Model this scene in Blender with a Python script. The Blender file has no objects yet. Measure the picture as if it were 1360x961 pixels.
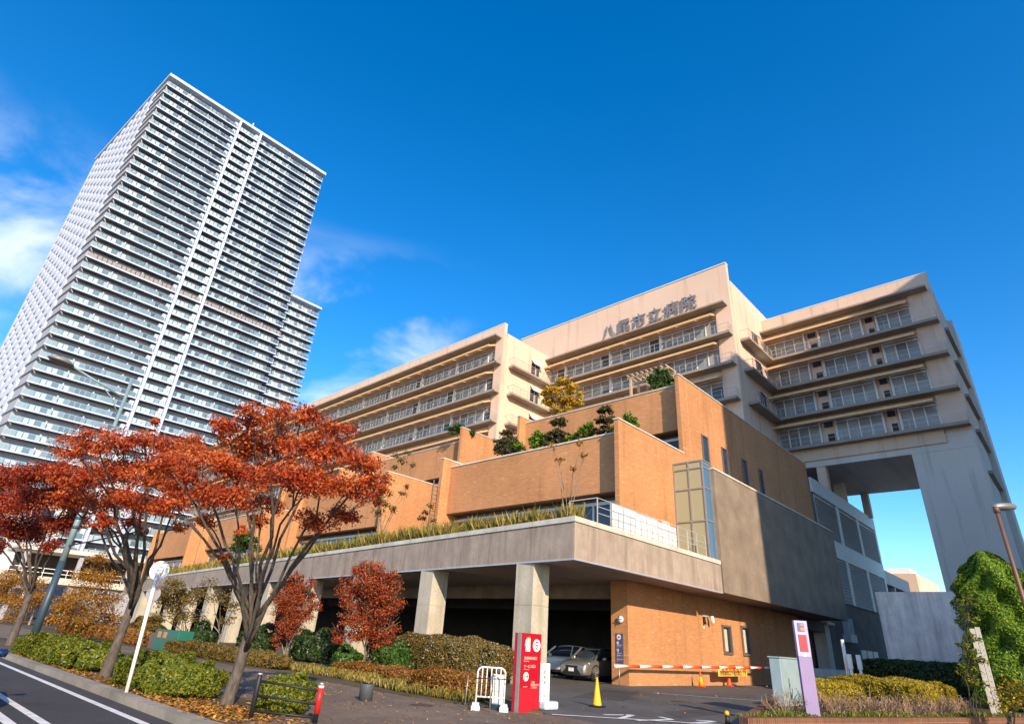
import bpy, math, random
import numpy as np
from mathutils import Vector, Matrix
random.seed(7); RNG = np.random.default_rng(7)
SC = bpy.context.scene
COL = SC.collection
PI = math.pi

# ------------------------------------------------------------------ camera
F_PX, CX, CY = 762.39, 680.0, 480.5          # focal length in pixels of a 1360 px wide picture
ROT = Matrix(((0.7342072887, -0.2563960219, -0.6286499321),
              (0.6761829109, 0.3592954640, 0.6431822763),
              (0.0609616921, -0.8973114562, 0.4371679570)))   # columns: right, down, forward
EYE = Vector((0.0, 0.0, 1.6))
cam_d = bpy.data.cameras.new('camera'); cam = bpy.data.objects.new('camera', cam_d); COL.objects.link(cam)
cam_d.sensor_width = 36.0; cam_d.lens = 36.0 * F_PX / 1360.0; cam_d.clip_start = 0.1; cam_d.clip_end = 6000
r_, d_, f_ = ROT.col[0], ROT.col[1], ROT.col[2]
mw = Matrix(((r_[0], -d_[0], -f_[0], EYE.x), (r_[1], -d_[1], -f_[1], EYE.y), (r_[2], -d_[2], -f_[2], EYE.z), (0, 0, 0, 1)))
cam.matrix_world = mw
SC.camera = cam

def ray(px, py):
    return ROT @ Vector(((px - CX) / F_PX, (py - CY) / F_PX, 1.0))
def at_z(px, py, z=0.0):
    v = ray(px, py); return EYE + v * ((z - EYE.z) / v.z)
def at_x(px, py, x):
    v = ray(px, py); return EYE + v * (x / v.x)
def at_y(px, py, y):
    v = ray(px, py); return EYE + v * (y / v.y)
def at_depth(px, py, d):
    return EYE + ray(px, py) * d
def depth_of(p):
    return (Vector(p) - EYE).dot(f_)

# ------------------------------------------------------------------ materials
MATS = {}
def nodes_of(name):
    m = bpy.data.materials.new(name); m.use_nodes = True
    nt = m.node_tree; b = nt.nodes['Principled BSDF']
    return m, nt, b
def N(nt, typ, **kw):
    n = nt.nodes.new(typ)
    for k, v in kw.items():
        if k in n.inputs: n.inputs[k].default_value = v
        else: setattr(n, k, v)
    return n
def L(nt, a, b): nt.links.new(a, b)
def ramp(nt, stops, fac):
    r = nt.nodes.new('ShaderNodeValToRGB'); e = r.color_ramp.elements
    while len(e) > len(stops): e.remove(e[-1])
    while len(e) < len(stops): e.new(0.5)
    for el, (p, c) in zip(e, stops):
        el.position = p; el.color = (c[0], c[1], c[2], 1) if hasattr(c, '__len__') else (c, c, c, 1)
    L(nt, fac, r.inputs['Fac']); return r.outputs['Color']
def math_(nt, op, a, b=None, c=None):
    n = nt.nodes.new('ShaderNodeMath'); n.operation = op
    for i, v in enumerate((a, b, c)):
        if v is None: continue
        if isinstance(v, (int, float)): n.inputs[i].default_value = v
        else: L(nt, v, n.inputs[i])
    return n.outputs[0]
def mixc(nt, fac, a, b, mode='MIX'):
    n = nt.nodes.new('ShaderNodeMix'); n.data_type = 'RGBA'; n.blend_type = mode
    for sock, v in ((n.inputs[0], fac), (n.inputs[6], a), (n.inputs[7], b)):
        if isinstance(v, (int, float)): sock.default_value = v
        elif hasattr(v, '__len__'): sock.default_value = (v[0], v[1], v[2], 1)
        else: L(nt, v, sock)
    return n.outputs[2]
def pos_uv(nt, su=1.0, sv=1.0):
    """(distance along the wall, height): works on walls that face along x or y"""
    g = nt.nodes.new('ShaderNodeNewGeometry')
    sp = nt.nodes.new('ShaderNodeSeparateXYZ'); L(nt, g.outputs['Position'], sp.inputs[0])
    sn = nt.nodes.new('ShaderNodeSeparateXYZ'); L(nt, g.outputs['True Normal'], sn.inputs[0])
    ax = math_(nt, 'ABSOLUTE', sn.outputs[0]); ay = math_(nt, 'ABSOLUTE', sn.outputs[1])
    facex = math_(nt, 'GREATER_THAN', ax, ay)
    inv = math_(nt, 'SUBTRACT', 1.0, facex)
    u = math_(nt, 'ADD', math_(nt, 'MULTIPLY', sp.outputs[1], facex), math_(nt, 'MULTIPLY', sp.outputs[0], inv))
    cb = nt.nodes.new('ShaderNodeCombineXYZ')
    L(nt, math_(nt, 'MULTIPLY', u, su), cb.inputs[0]); L(nt, math_(nt, 'MULTIPLY', sp.outputs[2], sv), cb.inputs[1])
    return cb.outputs[0], u, sp.outputs[2]
def noise(nt, scale, detail=4, vec=None, rough=0.55):
    n = N(nt, 'ShaderNodeTexNoise', Scale=scale, Detail=detail, Roughness=rough)
    if vec is None:
        g = nt.nodes.new('ShaderNodeNewGeometry'); vec = g.outputs['Position']
    L(nt, vec, n.inputs['Vector']); return n.outputs['Fac']
def bump(nt, b, h, strength=0.3, dist=0.02):
    n = N(nt, 'ShaderNodeBump', Strength=strength, Distance=dist); L(nt, h, n.inputs['Height']); L(nt, n.outputs['Normal'], b.inputs['Normal'])

def plain(name, col, rough=0.6, metal=0.0, var=0.08, spec=0.4, scale=3.0, alpha=None):
    """paint, metal or plastic with a little unevenness of its own"""
    if name in MATS: return MATS[name]
    m, nt, b = nodes_of(name)
    n = noise(nt, scale, 5)
    lo = [c * (1 - var) for c in col]; hi = [min(1, c * (1 + var)) for c in col]
    L(nt, ramp(nt, [(0.3, lo), (0.7, hi)], n), b.inputs['Base Color'])
    b.inputs['Roughness'].default_value = rough; b.inputs['Metallic'].default_value = metal
    b.inputs['Specular IOR Level'].default_value = spec
    MATS[name] = m; return m

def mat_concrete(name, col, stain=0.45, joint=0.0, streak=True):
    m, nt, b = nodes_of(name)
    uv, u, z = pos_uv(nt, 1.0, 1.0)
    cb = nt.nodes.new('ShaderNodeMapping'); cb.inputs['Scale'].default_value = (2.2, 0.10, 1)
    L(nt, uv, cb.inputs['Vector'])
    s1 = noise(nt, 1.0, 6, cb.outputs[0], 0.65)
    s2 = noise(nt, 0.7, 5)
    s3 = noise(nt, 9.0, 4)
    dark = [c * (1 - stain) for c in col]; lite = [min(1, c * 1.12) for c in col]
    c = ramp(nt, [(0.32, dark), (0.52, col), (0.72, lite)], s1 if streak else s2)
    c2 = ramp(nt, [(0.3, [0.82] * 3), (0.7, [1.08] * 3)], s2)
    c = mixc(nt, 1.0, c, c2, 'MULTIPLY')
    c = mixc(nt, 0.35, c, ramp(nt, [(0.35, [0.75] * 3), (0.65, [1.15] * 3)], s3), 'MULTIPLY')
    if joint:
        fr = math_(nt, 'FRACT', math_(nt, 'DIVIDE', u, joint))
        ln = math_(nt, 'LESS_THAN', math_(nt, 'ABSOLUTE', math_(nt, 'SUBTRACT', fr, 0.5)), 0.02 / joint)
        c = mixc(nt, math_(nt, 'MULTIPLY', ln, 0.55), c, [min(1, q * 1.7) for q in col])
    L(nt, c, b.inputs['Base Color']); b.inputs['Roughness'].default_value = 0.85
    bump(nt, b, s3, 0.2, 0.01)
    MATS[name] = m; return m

def mat_fascia(name, col, joint):
    """cast concrete: run-off streaks that start at the top edge, faint mottling, formwork joints"""
    m, nt, b = nodes_of(name)
    uv, u, z = pos_uv(nt)
    def mp(sx, sy):
        q = nt.nodes.new('ShaderNodeMapping'); q.inputs['Scale'].default_value = (sx, sy, 1); L(nt, uv, q.inputs['Vector']); return q.outputs[0]
    s1 = noise(nt, 1.0, 6, mp(1.5, 0.22), 0.6); s2 = noise(nt, 1.0, 4, mp(5.0, 0.35), 0.6); mot = noise(nt, 1.4, 6, None, 0.62); fine = noise(nt, 12.0, 4)
    c = ramp(nt, [(0.30, [q * 0.72 for q in col]), (0.50, col), (0.72, [min(1, q * 1.14) for q in col])], s1)
    c = mixc(nt, 0.55, c, ramp(nt, [(0.33, [0.72, 0.70, 0.68]), (0.5, [1.0] * 3), (0.72, [1.12] * 3)], s2), 'MULTIPLY')
    c = mixc(nt, 1.0, c, ramp(nt, [(0.3, [0.84] * 3), (0.7, [1.12] * 3)], mot), 'MULTIPLY')
    c = mixc(nt, 0.4, c, ramp(nt, [(0.35, [0.85] * 3), (0.65, [1.12] * 3)], fine), 'MULTIPLY')
    fr = math_(nt, 'FRACT', math_(nt, 'DIVIDE', u, joint))
    ln = math_(nt, 'LESS_THAN', math_(nt, 'ABSOLUTE', math_(nt, 'SUBTRACT', fr, 0.5)), 0.014 / joint)
    c = mixc(nt, math_(nt, 'MULTIPLY', ln, 0.35), c, [min(1, q * 1.6) for q in col])
    L(nt, c, b.inputs['Base Color']); b.inputs['Roughness'].default_value = 0.85; b.inputs['Specular IOR Level'].default_value = 0.25
    bump(nt, b, fine, 0.2, 0.01)
    MATS[name] = m; return m

def mat_render(name, col):
    m, nt, b = nodes_of(name)
    uv, u, z = pos_uv(nt)
    big = noise(nt, 0.12, 3); fine = noise(nt, 6.0, 4)
    mp = nt.nodes.new('ShaderNodeMapping'); mp.inputs['Scale'].default_value = (1.1, 0.07, 1); L(nt, uv, mp.inputs['Vector'])
    st = noise(nt, 1.0, 5, mp.outputs[0], 0.6)
    c = ramp(nt, [(0.35, [q * 0.95 for q in col]), (0.65, [q * 1.04 for q in col])], big)
    c = mixc(nt, 1.0, c, ramp(nt, [(0.27, [0.70, 0.68, 0.66]), (0.46, [1.0] * 3)], st), 'MULTIPLY')
    c = mixc(nt, 0.5, c, ramp(nt, [(0.35, [0.93] * 3), (0.65, [1.06] * 3)], fine), 'MULTIPLY')
    fr = math_(nt, 'FRACT', math_(nt, 'DIVIDE', u, 8.0))
    ln = math_(nt, 'LESS_THAN', math_(nt, 'ABSOLUTE', math_(nt, 'SUBTRACT', fr, 0.5)), 0.0022)
    c = mixc(nt, math_(nt, 'MULTIPLY', ln, 0.35), c, [q * 0.6 for q in col])
    L(nt, c, b.inputs['Base Color']); b.inputs['Roughness'].default_value = 0.85; b.inputs['Specular IOR Level'].default_value = 0.2
    bump(nt, b, fine, 0.12, 0.01)
    MATS[name] = m; return m

def mat_brick(name, col, alt, mortar, bw=0.30, bh=0.085, lite=None):
    m, nt, b = nodes_of(name)
    uv, u, z = pos_uv(nt)
    t = N(nt, 'ShaderNodeTexBrick', Scale=1.0); t.offset = 0.5
    t.inputs['Brick Width'].default_value = bw; t.inputs['Row Height'].default_value = bh
    t.inputs['Mortar Size'].default_value = 0.007; t.inputs['Mortar Smooth'].default_value = 0.2; t.inputs['Bias'].default_value = -0.1
    t.inputs['Color1'].default_value = (*col, 1); t.inputs['Color2'].default_value = (*alt, 1); t.inputs['Mortar'].default_value = (*mortar, 1)
    L(nt, uv, t.inputs['Vector'])
    c = t.outputs['Color']
    # pale kiln-flashed bricks here and there
    mp = nt.nodes.new('ShaderNodeMapping'); mp.inputs['Scale'].default_value = (1.1, 7.0, 1); L(nt, uv, mp.inputs['Vector'])
    fl = noise(nt, 1.0, 3, mp.outputs[0], 0.7)
    fl = ramp(nt, [(0.60, 0.0), (0.68, 1.0)], fl)
    c = mixc(nt, math_(nt, 'MULTIPLY', fl, 0.8), c, lite or [min(1, q * 1.6) for q in col])
    big = noise(nt, 0.22, 4)
    c = mixc(nt, 1.0, c, ramp(nt, [(0.3, [0.86] * 3), (0.7, [1.1] * 3)], big), 'MULTIPLY')
    m3 = nt.nodes.new('ShaderNodeMapping'); m3.inputs['Scale'].default_value = (1.3, 0.09, 1); L(nt, uv, m3.inputs['Vector'])
    c = mixc(nt, 0.8, c, ramp(nt, [(0.28, [0.66, 0.64, 0.62]), (0.45, [1.0] * 3), (0.7, [1.08, 1.07, 1.05])], noise(nt, 1.0, 6, m3.outputs[0], 0.6)), 'MULTIPLY')
    L(nt, c, b.inputs['Base Color']); b.inputs['Roughness'].default_value = 0.8; b.inputs['Specular IOR Level'].default_value = 0.25
    bump(nt, b, t.outputs['Fac'], -0.25, 0.01)
    MATS[name] = m; return m

def mat_island(name, stops, rough=0.5, transl=0.0, spec=0.3, noise_scale=None):
    """each leaf (or pane) takes its own colour from the ramp"""
    m, nt, b = nodes_of(name)
    g = nt.nodes.new('ShaderNodeNewGeometry')
    fac = g.outputs['Random Per Island']
    if noise_scale:
        n = noise(nt, noise_scale, 3)
        fac = math_(nt, 'ADD', math_(nt, 'MULTIPLY', fac, 0.55), math_(nt, 'MULTIPLY', math_(nt, 'SUBTRACT', n, 0.28), 1.0))
    c = ramp(nt, stops, fac)
    L(nt, c, b.inputs['Base Color']); b.inputs['Roughness'].default_value = rough
    b.inputs['Specular IOR Level'].default_value = spec
    if transl:
        tr = nt.nodes.new('ShaderNodeBsdfTranslucent'); L(nt, c, tr.inputs['Color'])
        mx = nt.nodes.new('ShaderNodeMixShader'); mx.inputs[0].default_value = transl
        L(nt, b.outputs[0], mx.inputs[1]); L(nt, tr.outputs[0], mx.inputs[2])
        L(nt, mx.outputs[0], nt.nodes['Material Output'].inputs['Surface'])
    MATS[name] = m; return m

def mat_asphalt(name, col, patch=0.25, grit=1.0, leaf=0.0):
    m, nt, b = nodes_of(name)
    n1 = noise(nt, 0.35, 5); n2 = noise(nt, 60.0, 3); n3 = noise(nt, 2.2, 6, None, 0.7)
    c = ramp(nt, [(0.3, [q * (1 - patch) for q in col]), (0.7, [q * (1 + patch) for q in col])], n1)
    c = mixc(nt, 0.5 * grit, c, ramp(nt, [(0.3, [0.55] * 3), (0.7, [1.5] * 3)], n2), 'MULTIPLY')
    c = mixc(nt, 0.6, c, ramp(nt, [(0.35, [0.7] * 3), (0.6, [1.1] * 3)], n3), 'MULTIPLY')
    L(nt, c, b.inputs['Base Color']); b.inputs['Roughness'].default_value = 0.82; b.inputs['Specular IOR Level'].default_value = 0.3
    bump(nt, b, n2, 0.3, 0.01)
    MATS[name] = m; return m

def mat_glass(name, stops, rough=0.06, spec=0.6):
    m = mat_island(name, stops, rough, 0, spec); return m

M_FASCIA = mat_fascia('stained_concrete', (0.365, 0.295, 0.24), 4.0)
M_COLUMN = mat_concrete('column_concrete', (0.47, 0.43, 0.34), 0.25)
M_COPING = mat_concrete('coping_concrete', (0.62, 0.58, 0.5), 0.2)
M_BRICK = mat_brick('brick_tile', (0.52, 0.25, 0.107), (0.437, 0.20, 0.086), (0.455, 0.245, 0.127), lite=(0.66, 0.38, 0.20))
M_BRICKWALL = mat_brick('planter_brick', (0.19, 0.075, 0.04), (0.12, 0.05, 0.03), (0.22, 0.17, 0.13), 0.08, 0.24)
M_PANEL = mat_concrete('tan_cladding', (0.245, 0.192, 0.14), 0.08, 0.0, False)
M_RENDER = mat_render('cream_render', (0.72, 0.525, 0.395))
M_GREYC = mat_render('pier_concrete', (0.66, 0.59, 0.52))
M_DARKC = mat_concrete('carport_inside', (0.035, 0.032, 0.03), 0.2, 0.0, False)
M_SOFFIT = mat_concrete('soffit_concrete', (0.34, 0.27, 0.2), 0.15, 0.0, False)
M_WALLC = mat_fascia('weathered_wall', (0.76, 0.71, 0.655), 3.4)
M_LOUVRE = plain('louvre_grey', (0.5, 0.46, 0.43), 0.55, 0.1)
M_LOUVREF = plain('louvre_frame', (0.68, 0.66, 0.63), 0.55, 0.1)
M_WHITE = plain('white_paint', (0.78, 0.77, 0.74), 0.45, 0, 0.04)
M_SLAB = plain('balcony_concrete', (0.33, 0.275, 0.225), 0.75, 0, 0.12, 0.3, 0.6)
M_AWN = plain('tan_awning', (0.70, 0.46, 0.23), 0.6, 0, 0.08)
M_BLADE = mat_island('awning_blade', [(0, (0.70, 0.5, 0.28)), (1, (0.76, 0.55, 0.32))], 0.55, 0.45, 0.2)
M_STEEL = plain('galvanised_steel', (0.42, 0.43, 0.43), 0.42, 0.7)
M_RAIL = plain('railing_metal', (0.55, 0.53, 0.5), 0.45, 0.4)
M_DARKM = plain('dark_metal', (0.05, 0.05, 0.055), 0.45, 0.5)
M_BLACK = plain('black_plastic', (0.018, 0.018, 0.02), 0.5)
M_GLASS = mat_glass('ward_window_glass', [(0.0, (0.05, 0.055, 0.06)), (0.35, (0.10, 0.11, 0.115)), (0.55, (0.20, 0.215, 0.22)), (1.0, (0.27, 0.275, 0.27))], 0.12)
M_BLIND = mat_island('roller_blind', [(0, (0.20, 0.205, 0.20)), (1, (0.40, 0.39, 0.36))], 0.3, 0, 0.5)
M_DKGLASS = mat_glass('dark_glass', [(0.0, (0.02, 0.03, 0.045)), (1.0, (0.035, 0.05, 0.07))], 0.04, 0.7)
M_BARK = None

# ------------------------------------------------------------------ objects
ORG = {}
def tag(o, label=None, cat=None, group=None, kind=None):
    if label: o['label'] = label
    if cat: o['category'] = cat
    if group: o['group'] = group
    if kind: o['kind'] = kind
    return o
def thing(name, label, cat, loc=(0, 0, 0), group=None, rz=0.0):
    o = bpy.data.objects.new(name, None); COL.objects.link(o)
    o.empty_display_size = 0.3
    o.location = loc; o.rotation_euler = (0, 0, rz); ORG[o.name] = Vector(loc)
    return tag(o, label, cat, group)
def copy_tree(o, parent=None):
    c = o.copy(); COL.objects.link(c); c.parent = parent
    for ch in [q for q in bpy.data.objects if q.parent == o]: copy_tree(ch, c)
    return c

class MB:
    def __init__(s): s.v = []; s.f = []; s.m = []
    def add(s, vs, fs, mi=0):
        k = len(s.v); s.v.extend([tuple(p) for p in vs]); s.f.extend([tuple(k + i for i in f) for f in fs]); s.m.extend([mi] * len(fs)); return s
    def box(s, x0, x1, y0, y1, z0, z1, mi=0):
        if x0 > x1: x0, x1 = x1, x0
        if y0 > y1: y0, y1 = y1, y0
        if z0 > z1: z0, z1 = z1, z0
        return s.add([(x0, y0, z0), (x1, y0, z0), (x1, y1, z0), (x0, y1, z0), (x0, y0, z1), (x1, y0, z1), (x1, y1, z1), (x0, y1, z1)],
                     [(0, 3, 2, 1), (4, 5, 6, 7), (0, 1, 5, 4), (1, 2, 6, 5), (2, 3, 7, 6), (3, 0, 4, 7)], mi)
    def prism(s, pts, z0, z1, mi=0):
        n = len(pts)
        a = sum(pts[i][0] * pts[(i + 1) % n][1] - pts[(i + 1) % n][0] * pts[i][1] for i in range(n))
        if a < 0: pts = pts[::-1]
        return s.add([(x, y, z0) for x, y in pts] + [(x, y, z1) for x, y in pts],
                     [tuple(range(n))[::-1], tuple(range(n, 2 * n))] + [(i, (i + 1) % n, n + (i + 1) % n, n + i) for i in range(n)], mi)
    def bar(s, p, q, w, h=None, mi=0, up=(0, 0, 1)):
        h = h or w; p = Vector(p); q = Vector(q); d = (q - p).normalized(); u = Vector(up)
        if abs(d.dot(u)) > 0.98: u = Vector((1, 0, 0))
        sd = d.cross(u).normalized() * (w / 2); u2 = sd.cross(d).normalized() * (h / 2)
        vs = [c + a * sd + b * u2 for c in (p, q) for a, b in ((-1, -1), (1, -1), (1, 1), (-1, 1))]
        return s.add(vs, [(3, 2, 1, 0), (4, 5, 6, 7), (0, 1, 5, 4), (1, 2, 6, 5), (2, 3, 7, 6), (3, 0, 4, 7)], mi)
    def tube(s, pts, rad, n=8, mi=0, caps=True):
        pts = [Vector(p) for p in pts]
        if not hasattr(rad, '__len__'): rad = [rad] * len(pts)
        k = len(s.v); m = len(pts); ref = None
        for i, p in enumerate(pts):
            t = (pts[min(i + 1, m - 1)] - pts[max(i - 1, 0)]).normalized()
            if ref is None:
                ref = Vector((1, 0, 0)) if abs(t.z) > 0.7 else Vector((0, 0, 1))
            u = (ref - t * ref.dot(t)).normalized(); w = t.cross(u); ref = u
            for j in range(n):
                a = 2 * PI * j / n; s.v.append(tuple(p + (u * math.cos(a) + w * math.sin(a)) * rad[i]))
        for i in range(m - 1):
            for j in range(n):
                a, b = k + i * n + j, k + i * n + (j + 1) % n
                s.f.append((a, b, b + n, a + n)); s.m.append(mi)
        if caps:
            s.f.append(tuple(range(k, k + n))[::-1]); s.m.append(mi)
            s.f.append(tuple(range(k + (m - 1) * n, k + m * n))); s.m.append(mi)
        return s
    def lathe(s, prof, c=(0, 0, 0), n=20, mi=0):
        return s.tube([(c[0], c[1], c[2] + z) for r, z in prof], [max(r, 1e-4) for r, z in prof], n, mi)
    def disc(s, c, nrm, r, th, n=24, mi=0):
        c = Vector(c); nrm = Vector(nrm).normalized()
        return s.tube([c, c + nrm * th], r, n, mi)
    def text(s, body, size, org, u, v, mi=0, depth=0.0, align='LEFT', bold=0.0):
        vs, fs = text_geo(body, depth, align, bold)
        u = Vector(u).normalized(); v = Vector(v).normalized(); w = u.cross(v); o = Vector(org)
        return s.add([o + u * (p[0] * size) + v * (p[1] * size) + w * (p[2] * size) for p in vs], fs, mi)
    def poly(s, pts2, org, u, v, mi=0, th=0.0):
        u = Vector(u).normalized(); v = Vector(v).normalized(); w = u.cross(v); o = Vector(org); n = len(pts2)
        P = [o + u * a + v * b for a, b in pts2]
        if not th: return s.add(P, [tuple(range(n))], mi)
        return s.add(P + [p + w * th for p in P], [tuple(range(n))[::-1], tuple(range(n, 2 * n))] + [(i, (i + 1) % n, n + (i + 1) % n, n + i) for i in range(n)], mi)
    def build(s, name, mats, parent=None, smooth=False, local=False, bevel=0.0):
        if not isinstance(mats, (list, tuple)): mats = [mats]
        me = bpy.data.meshes.new(name)
        off = Vector((0, 0, 0))
        if parent is not None and not local: off = ORG.get(parent.name, off)
        me.from_pydata([(x - off.x, y - off.y, z - off.z) for x, y, z in s.v], [], s.f)
        for m in mats: me.materials.append(m)
        if len(mats) > 1: me.polygons.foreach_set('material_index', s.m)
        if smooth: me.polygons.foreach_set('use_smooth', [True] * len(s.f))
        me.validate(); me.update()
        o = bpy.data.objects.new(name, me); COL.objects.link(o)
        if parent is not None:
            o.parent = parent; ORG[o.name] = off
        if bevel:
            bm = o.modifiers.new('bevel', 'BEVEL'); bm.width = bevel; bm.segments = 2; bm.limit_method = 'ANGLE'
        return o

_TXT = {}
def text_geo(body, depth, align, bold):
    key = (body, depth, align, bold)
    if key in _TXT: return _TXT[key]
    c = bpy.data.curves.new('lettering', 'FONT'); c.body = body; c.extrude = depth; c.align_x = align; c.resolution_u = 3; c.offset = bold
    o = bpy.data.objects.new('lettering', c); COL.objects.link(o)
    dg = bpy.context.evaluated_depsgraph_get()
    m = bpy.data.meshes.new_from_object(o.evaluated_get(dg))
    vs = [tuple(v.co) for v in m.vertices]; fs = [tuple(p.vertices) for p in m.polygons]
    bpy.data.objects.remove(o); bpy.data.curves.remove(c); bpy.data.meshes.remove(m)
    _TXT[key] = (vs, fs); return vs, fs

def quads_mesh(name, Q, mats, parent=None, midx=None, extra=None):
    """Q: (n,4,3) array of leaf quads, as one mesh; extra: an MB joined in front with material 0"""
    n = len(Q); off = ORG.get(parent.name, Vector((0, 0, 0))) if parent is not None else Vector((0, 0, 0))
    V = Q.reshape(-1, 3) - np.array(off)
    me = bpy.data.meshes.new(name)
    ev, ef = ([], []) if extra is None else (extra.v, extra.f)
    if ev: V = np.vstack([np.array(ev, float) - np.array(off), V])
    ne = len(ev); me.vertices.add(len(V)); me.vertices.foreach_set('co', V.astype(np.float32).ravel())
    loops = [i for f in ef for i in f]; starts = []; k = 0
    for f in ef: starts.append(k); k += len(f)
    li = np.concatenate([np.array(loops, np.int32), np.arange(ne, ne + 4 * n, dtype=np.int32)])
    st = np.concatenate([np.array(starts, np.int32), k + 4 * np.arange(n, dtype=np.int32)])
    me.loops.add(len(li)); me.loops.foreach_set('vertex_index', li)
    me.polygons.add(len(st)); me.polygons.foreach_set('loop_start', st)
    if not isinstance(mats, (list, tuple)): mats = [mats]
    for m in mats: me.materials.append(m)
    if extra is not None:
        me.polygons.foreach_set('material_index', np.concatenate([np.zeros(len(ef), np.int32), np.ones(n, np.int32)]))
    me.update(); me.validate()
    o = bpy.data.objects.new(name, me); COL.objects.link(o)
    if parent is not None: o.parent = parent; ORG[o.name] = off
    return o

def leaf_quads(P, Nrm, size, jitter=0.7, aspect=0.6, up=0.0):
    """diamond leaves at P facing roughly along Nrm"""
    n = len(P)
    d = Nrm + RNG.normal(0, jitter, (n, 3)); d[:, 2] += up
    d /= np.linalg.norm(d, axis=1)[:, None] + 1e-9
    a = np.cross(d, RNG.normal(0, 1, (n, 3))); a /= np.linalg.norm(a, axis=1)[:, None] + 1e-9
    b = np.cross(d, a)
    s = (size * RNG.uniform(0.6, 1.35, n))[:, None]
    bend = d * s * RNG.uniform(-0.25, 0.25, n)[:, None]
    return np.stack([P - a * s * 0.6, P - b * s * aspect * 0.5 + bend, P + a * s * 0.6, P + b * s * aspect * 0.5 + bend], axis=1)
# ================================================================== the hospital
XW, XC = -17.7, -15.4
H0 = thing('hospital_building', 'tan brick and cream concrete hospital with stepped roof gardens and rooftop sign letters', 'hospital', (-17.7, 27.9, 0))
LV = {'wing': [35.5, 31.3, 27.1, 22.9], 'ctr': [35.5, 31.6, 27.3], 'right': [35.5, 31.5, 27.6, 23.75]}

def yfront(x): return 20.3 + 0.10 * (XC - x)      # the carport front is not quite parallel to the wards

# ---- carport roof slab with its stained fascia
XL = -112.0
m = MB(); m.prism([(XC, 20.3), (XC, 34.55), (XC - 2.0, 34.55), (XC - 2.0, 47.0), (XL, 47.0), (XL, yfront(XL))], 4.93, 6.45)
m.build('canopy_slab', M_FASCIA, H0)
m = MB()
m.prism([(XC + 0.06, 20.24), (XC + 0.06, 34.5), (XC - 0.55, 34.5), (XC - 0.55, 20.9), (XL, yfront(XL) + 0.6), (XL, yfront(XL) - 0.06)], 6.452, 6.68)
m.build('coping', M_COPING, H0)
m = MB(); m.prism([(XC + 0.03, 20.27), (XC + 0.03, 34.5), (XC - 0.2, 34.5), (XC - 0.2, 20.5), (XL, yfront(XL) + 0.2), (XL, yfront(XL) - 0.03)], 4.86, 4.928)
m.build('drip_edge', plain('drip_metal', (0.5, 0.47, 0.52), 0.4, 0.3), H0)
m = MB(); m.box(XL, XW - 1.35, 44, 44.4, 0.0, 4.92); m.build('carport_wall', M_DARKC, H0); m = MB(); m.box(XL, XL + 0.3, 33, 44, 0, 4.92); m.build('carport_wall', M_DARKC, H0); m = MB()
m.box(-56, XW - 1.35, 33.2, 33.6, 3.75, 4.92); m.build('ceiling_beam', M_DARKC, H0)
pass
m = MB(); m.box(-60, XW - 1.35, 29.6, 30.0, 4.15, 4.92); m.build('ceiling_beam', M_SOFFIT, H0)
for k in range(11):
    xr = -17.92 - 7.94 * k; y = yfront(xr - 0.5)
    m = MB(); m.box(xr - 1.05, xr, y + 0.02, y + 1.14, 0, 3.1); m.box(xr - 1.05, xr, y + 0.02, y + 1.14, 3.115, 4.92); m.box(xr - 1.03, xr - 0.02, y + 0.04, y + 1.12, 3.05, 3.15)
    for zz in (1.2, 2.2, 3.7, 4.4):
        for yy in (0.3, 0.85): m.disc((xr - 0.004, y + yy, zz), (1, 0, 0), 0.025, 0.006, 8, 1)
    c = m.build('column', [M_COLUMN, M_GREYC], H0)

# ---- brick ground floor beside the carport
m = MB(); m.box(-18.72, XW, 27.95, 53.4, 0, 4.92); m.build('brick_base_wall', M_BRICK, H0)
m = MB()
for y in (30.6, 34.2, 37.8): m.box(XW - 0.01, XW + 0.003, y, y + 0.02, 0.1, 4.8)
m.box(XW - 0.01, XW + 0.004, 28, 53, 0.55, 0.565)
m.build('wall_joint', M_FASCIA, H0)
for (ya, yb, za, zb) in ((39.1, 40.15, 1.85, 3.3), (42.05, 43.05, 1.85, 3.42)):
    w = MB(); w.box(XW + 0.001, XW + 0.02, ya, yb, za, zb); wo = w.build('window', M_DKGLASS, H0)
    f = MB(); t = 0.13
    f.box(XW + 0.002, XW + 0.1, ya - t, yb + t, zb, zb + t); f.box(XW + 0.002, XW + 0.1, ya - t, yb + t, za - t, za)
    f.box(XW + 0.002, XW + 0.1, ya - t, ya, za, zb); f.box(XW + 0.002, XW + 0.1, yb, yb + t, za, zb)
    f.build('window_frame', plain('bronze_frame', (0.2, 0.15, 0.14), 0.45, 0.3), wo)
    b = MB(); b.box(XW + 0.021, XW + 0.03, ya + 0.02, ya + 0.55 * (yb - ya), za + 0.05, zb - 0.12); b.build('blind', plain('blind', (0.55, 0.5, 0.36), 0.7), wo)
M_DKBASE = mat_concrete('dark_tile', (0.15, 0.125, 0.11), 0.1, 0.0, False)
m = MB(); m.box(-19.05, XW, 53.4, 60.4, 4.05, 4.92); m.box(-24, -23.6, 53.4, 60.4, 0, 4.05); m.box(-23.6, -19.05, 60.4, 60.8, 0, 4.92)
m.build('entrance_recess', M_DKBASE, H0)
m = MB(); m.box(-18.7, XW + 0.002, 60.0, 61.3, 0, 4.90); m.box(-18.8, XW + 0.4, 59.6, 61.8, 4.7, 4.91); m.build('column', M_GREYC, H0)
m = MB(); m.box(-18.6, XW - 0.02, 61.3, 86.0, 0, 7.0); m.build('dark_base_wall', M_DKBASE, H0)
for i, y in enumerate((70.2, 72.4, 74.6)):
    m = MB(); m.box(XW - 0.02, XW + 0.06, y, y + 1.7, 0.6, 3.0); m.build('shutter', M_LOUVREF, H0)
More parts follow.
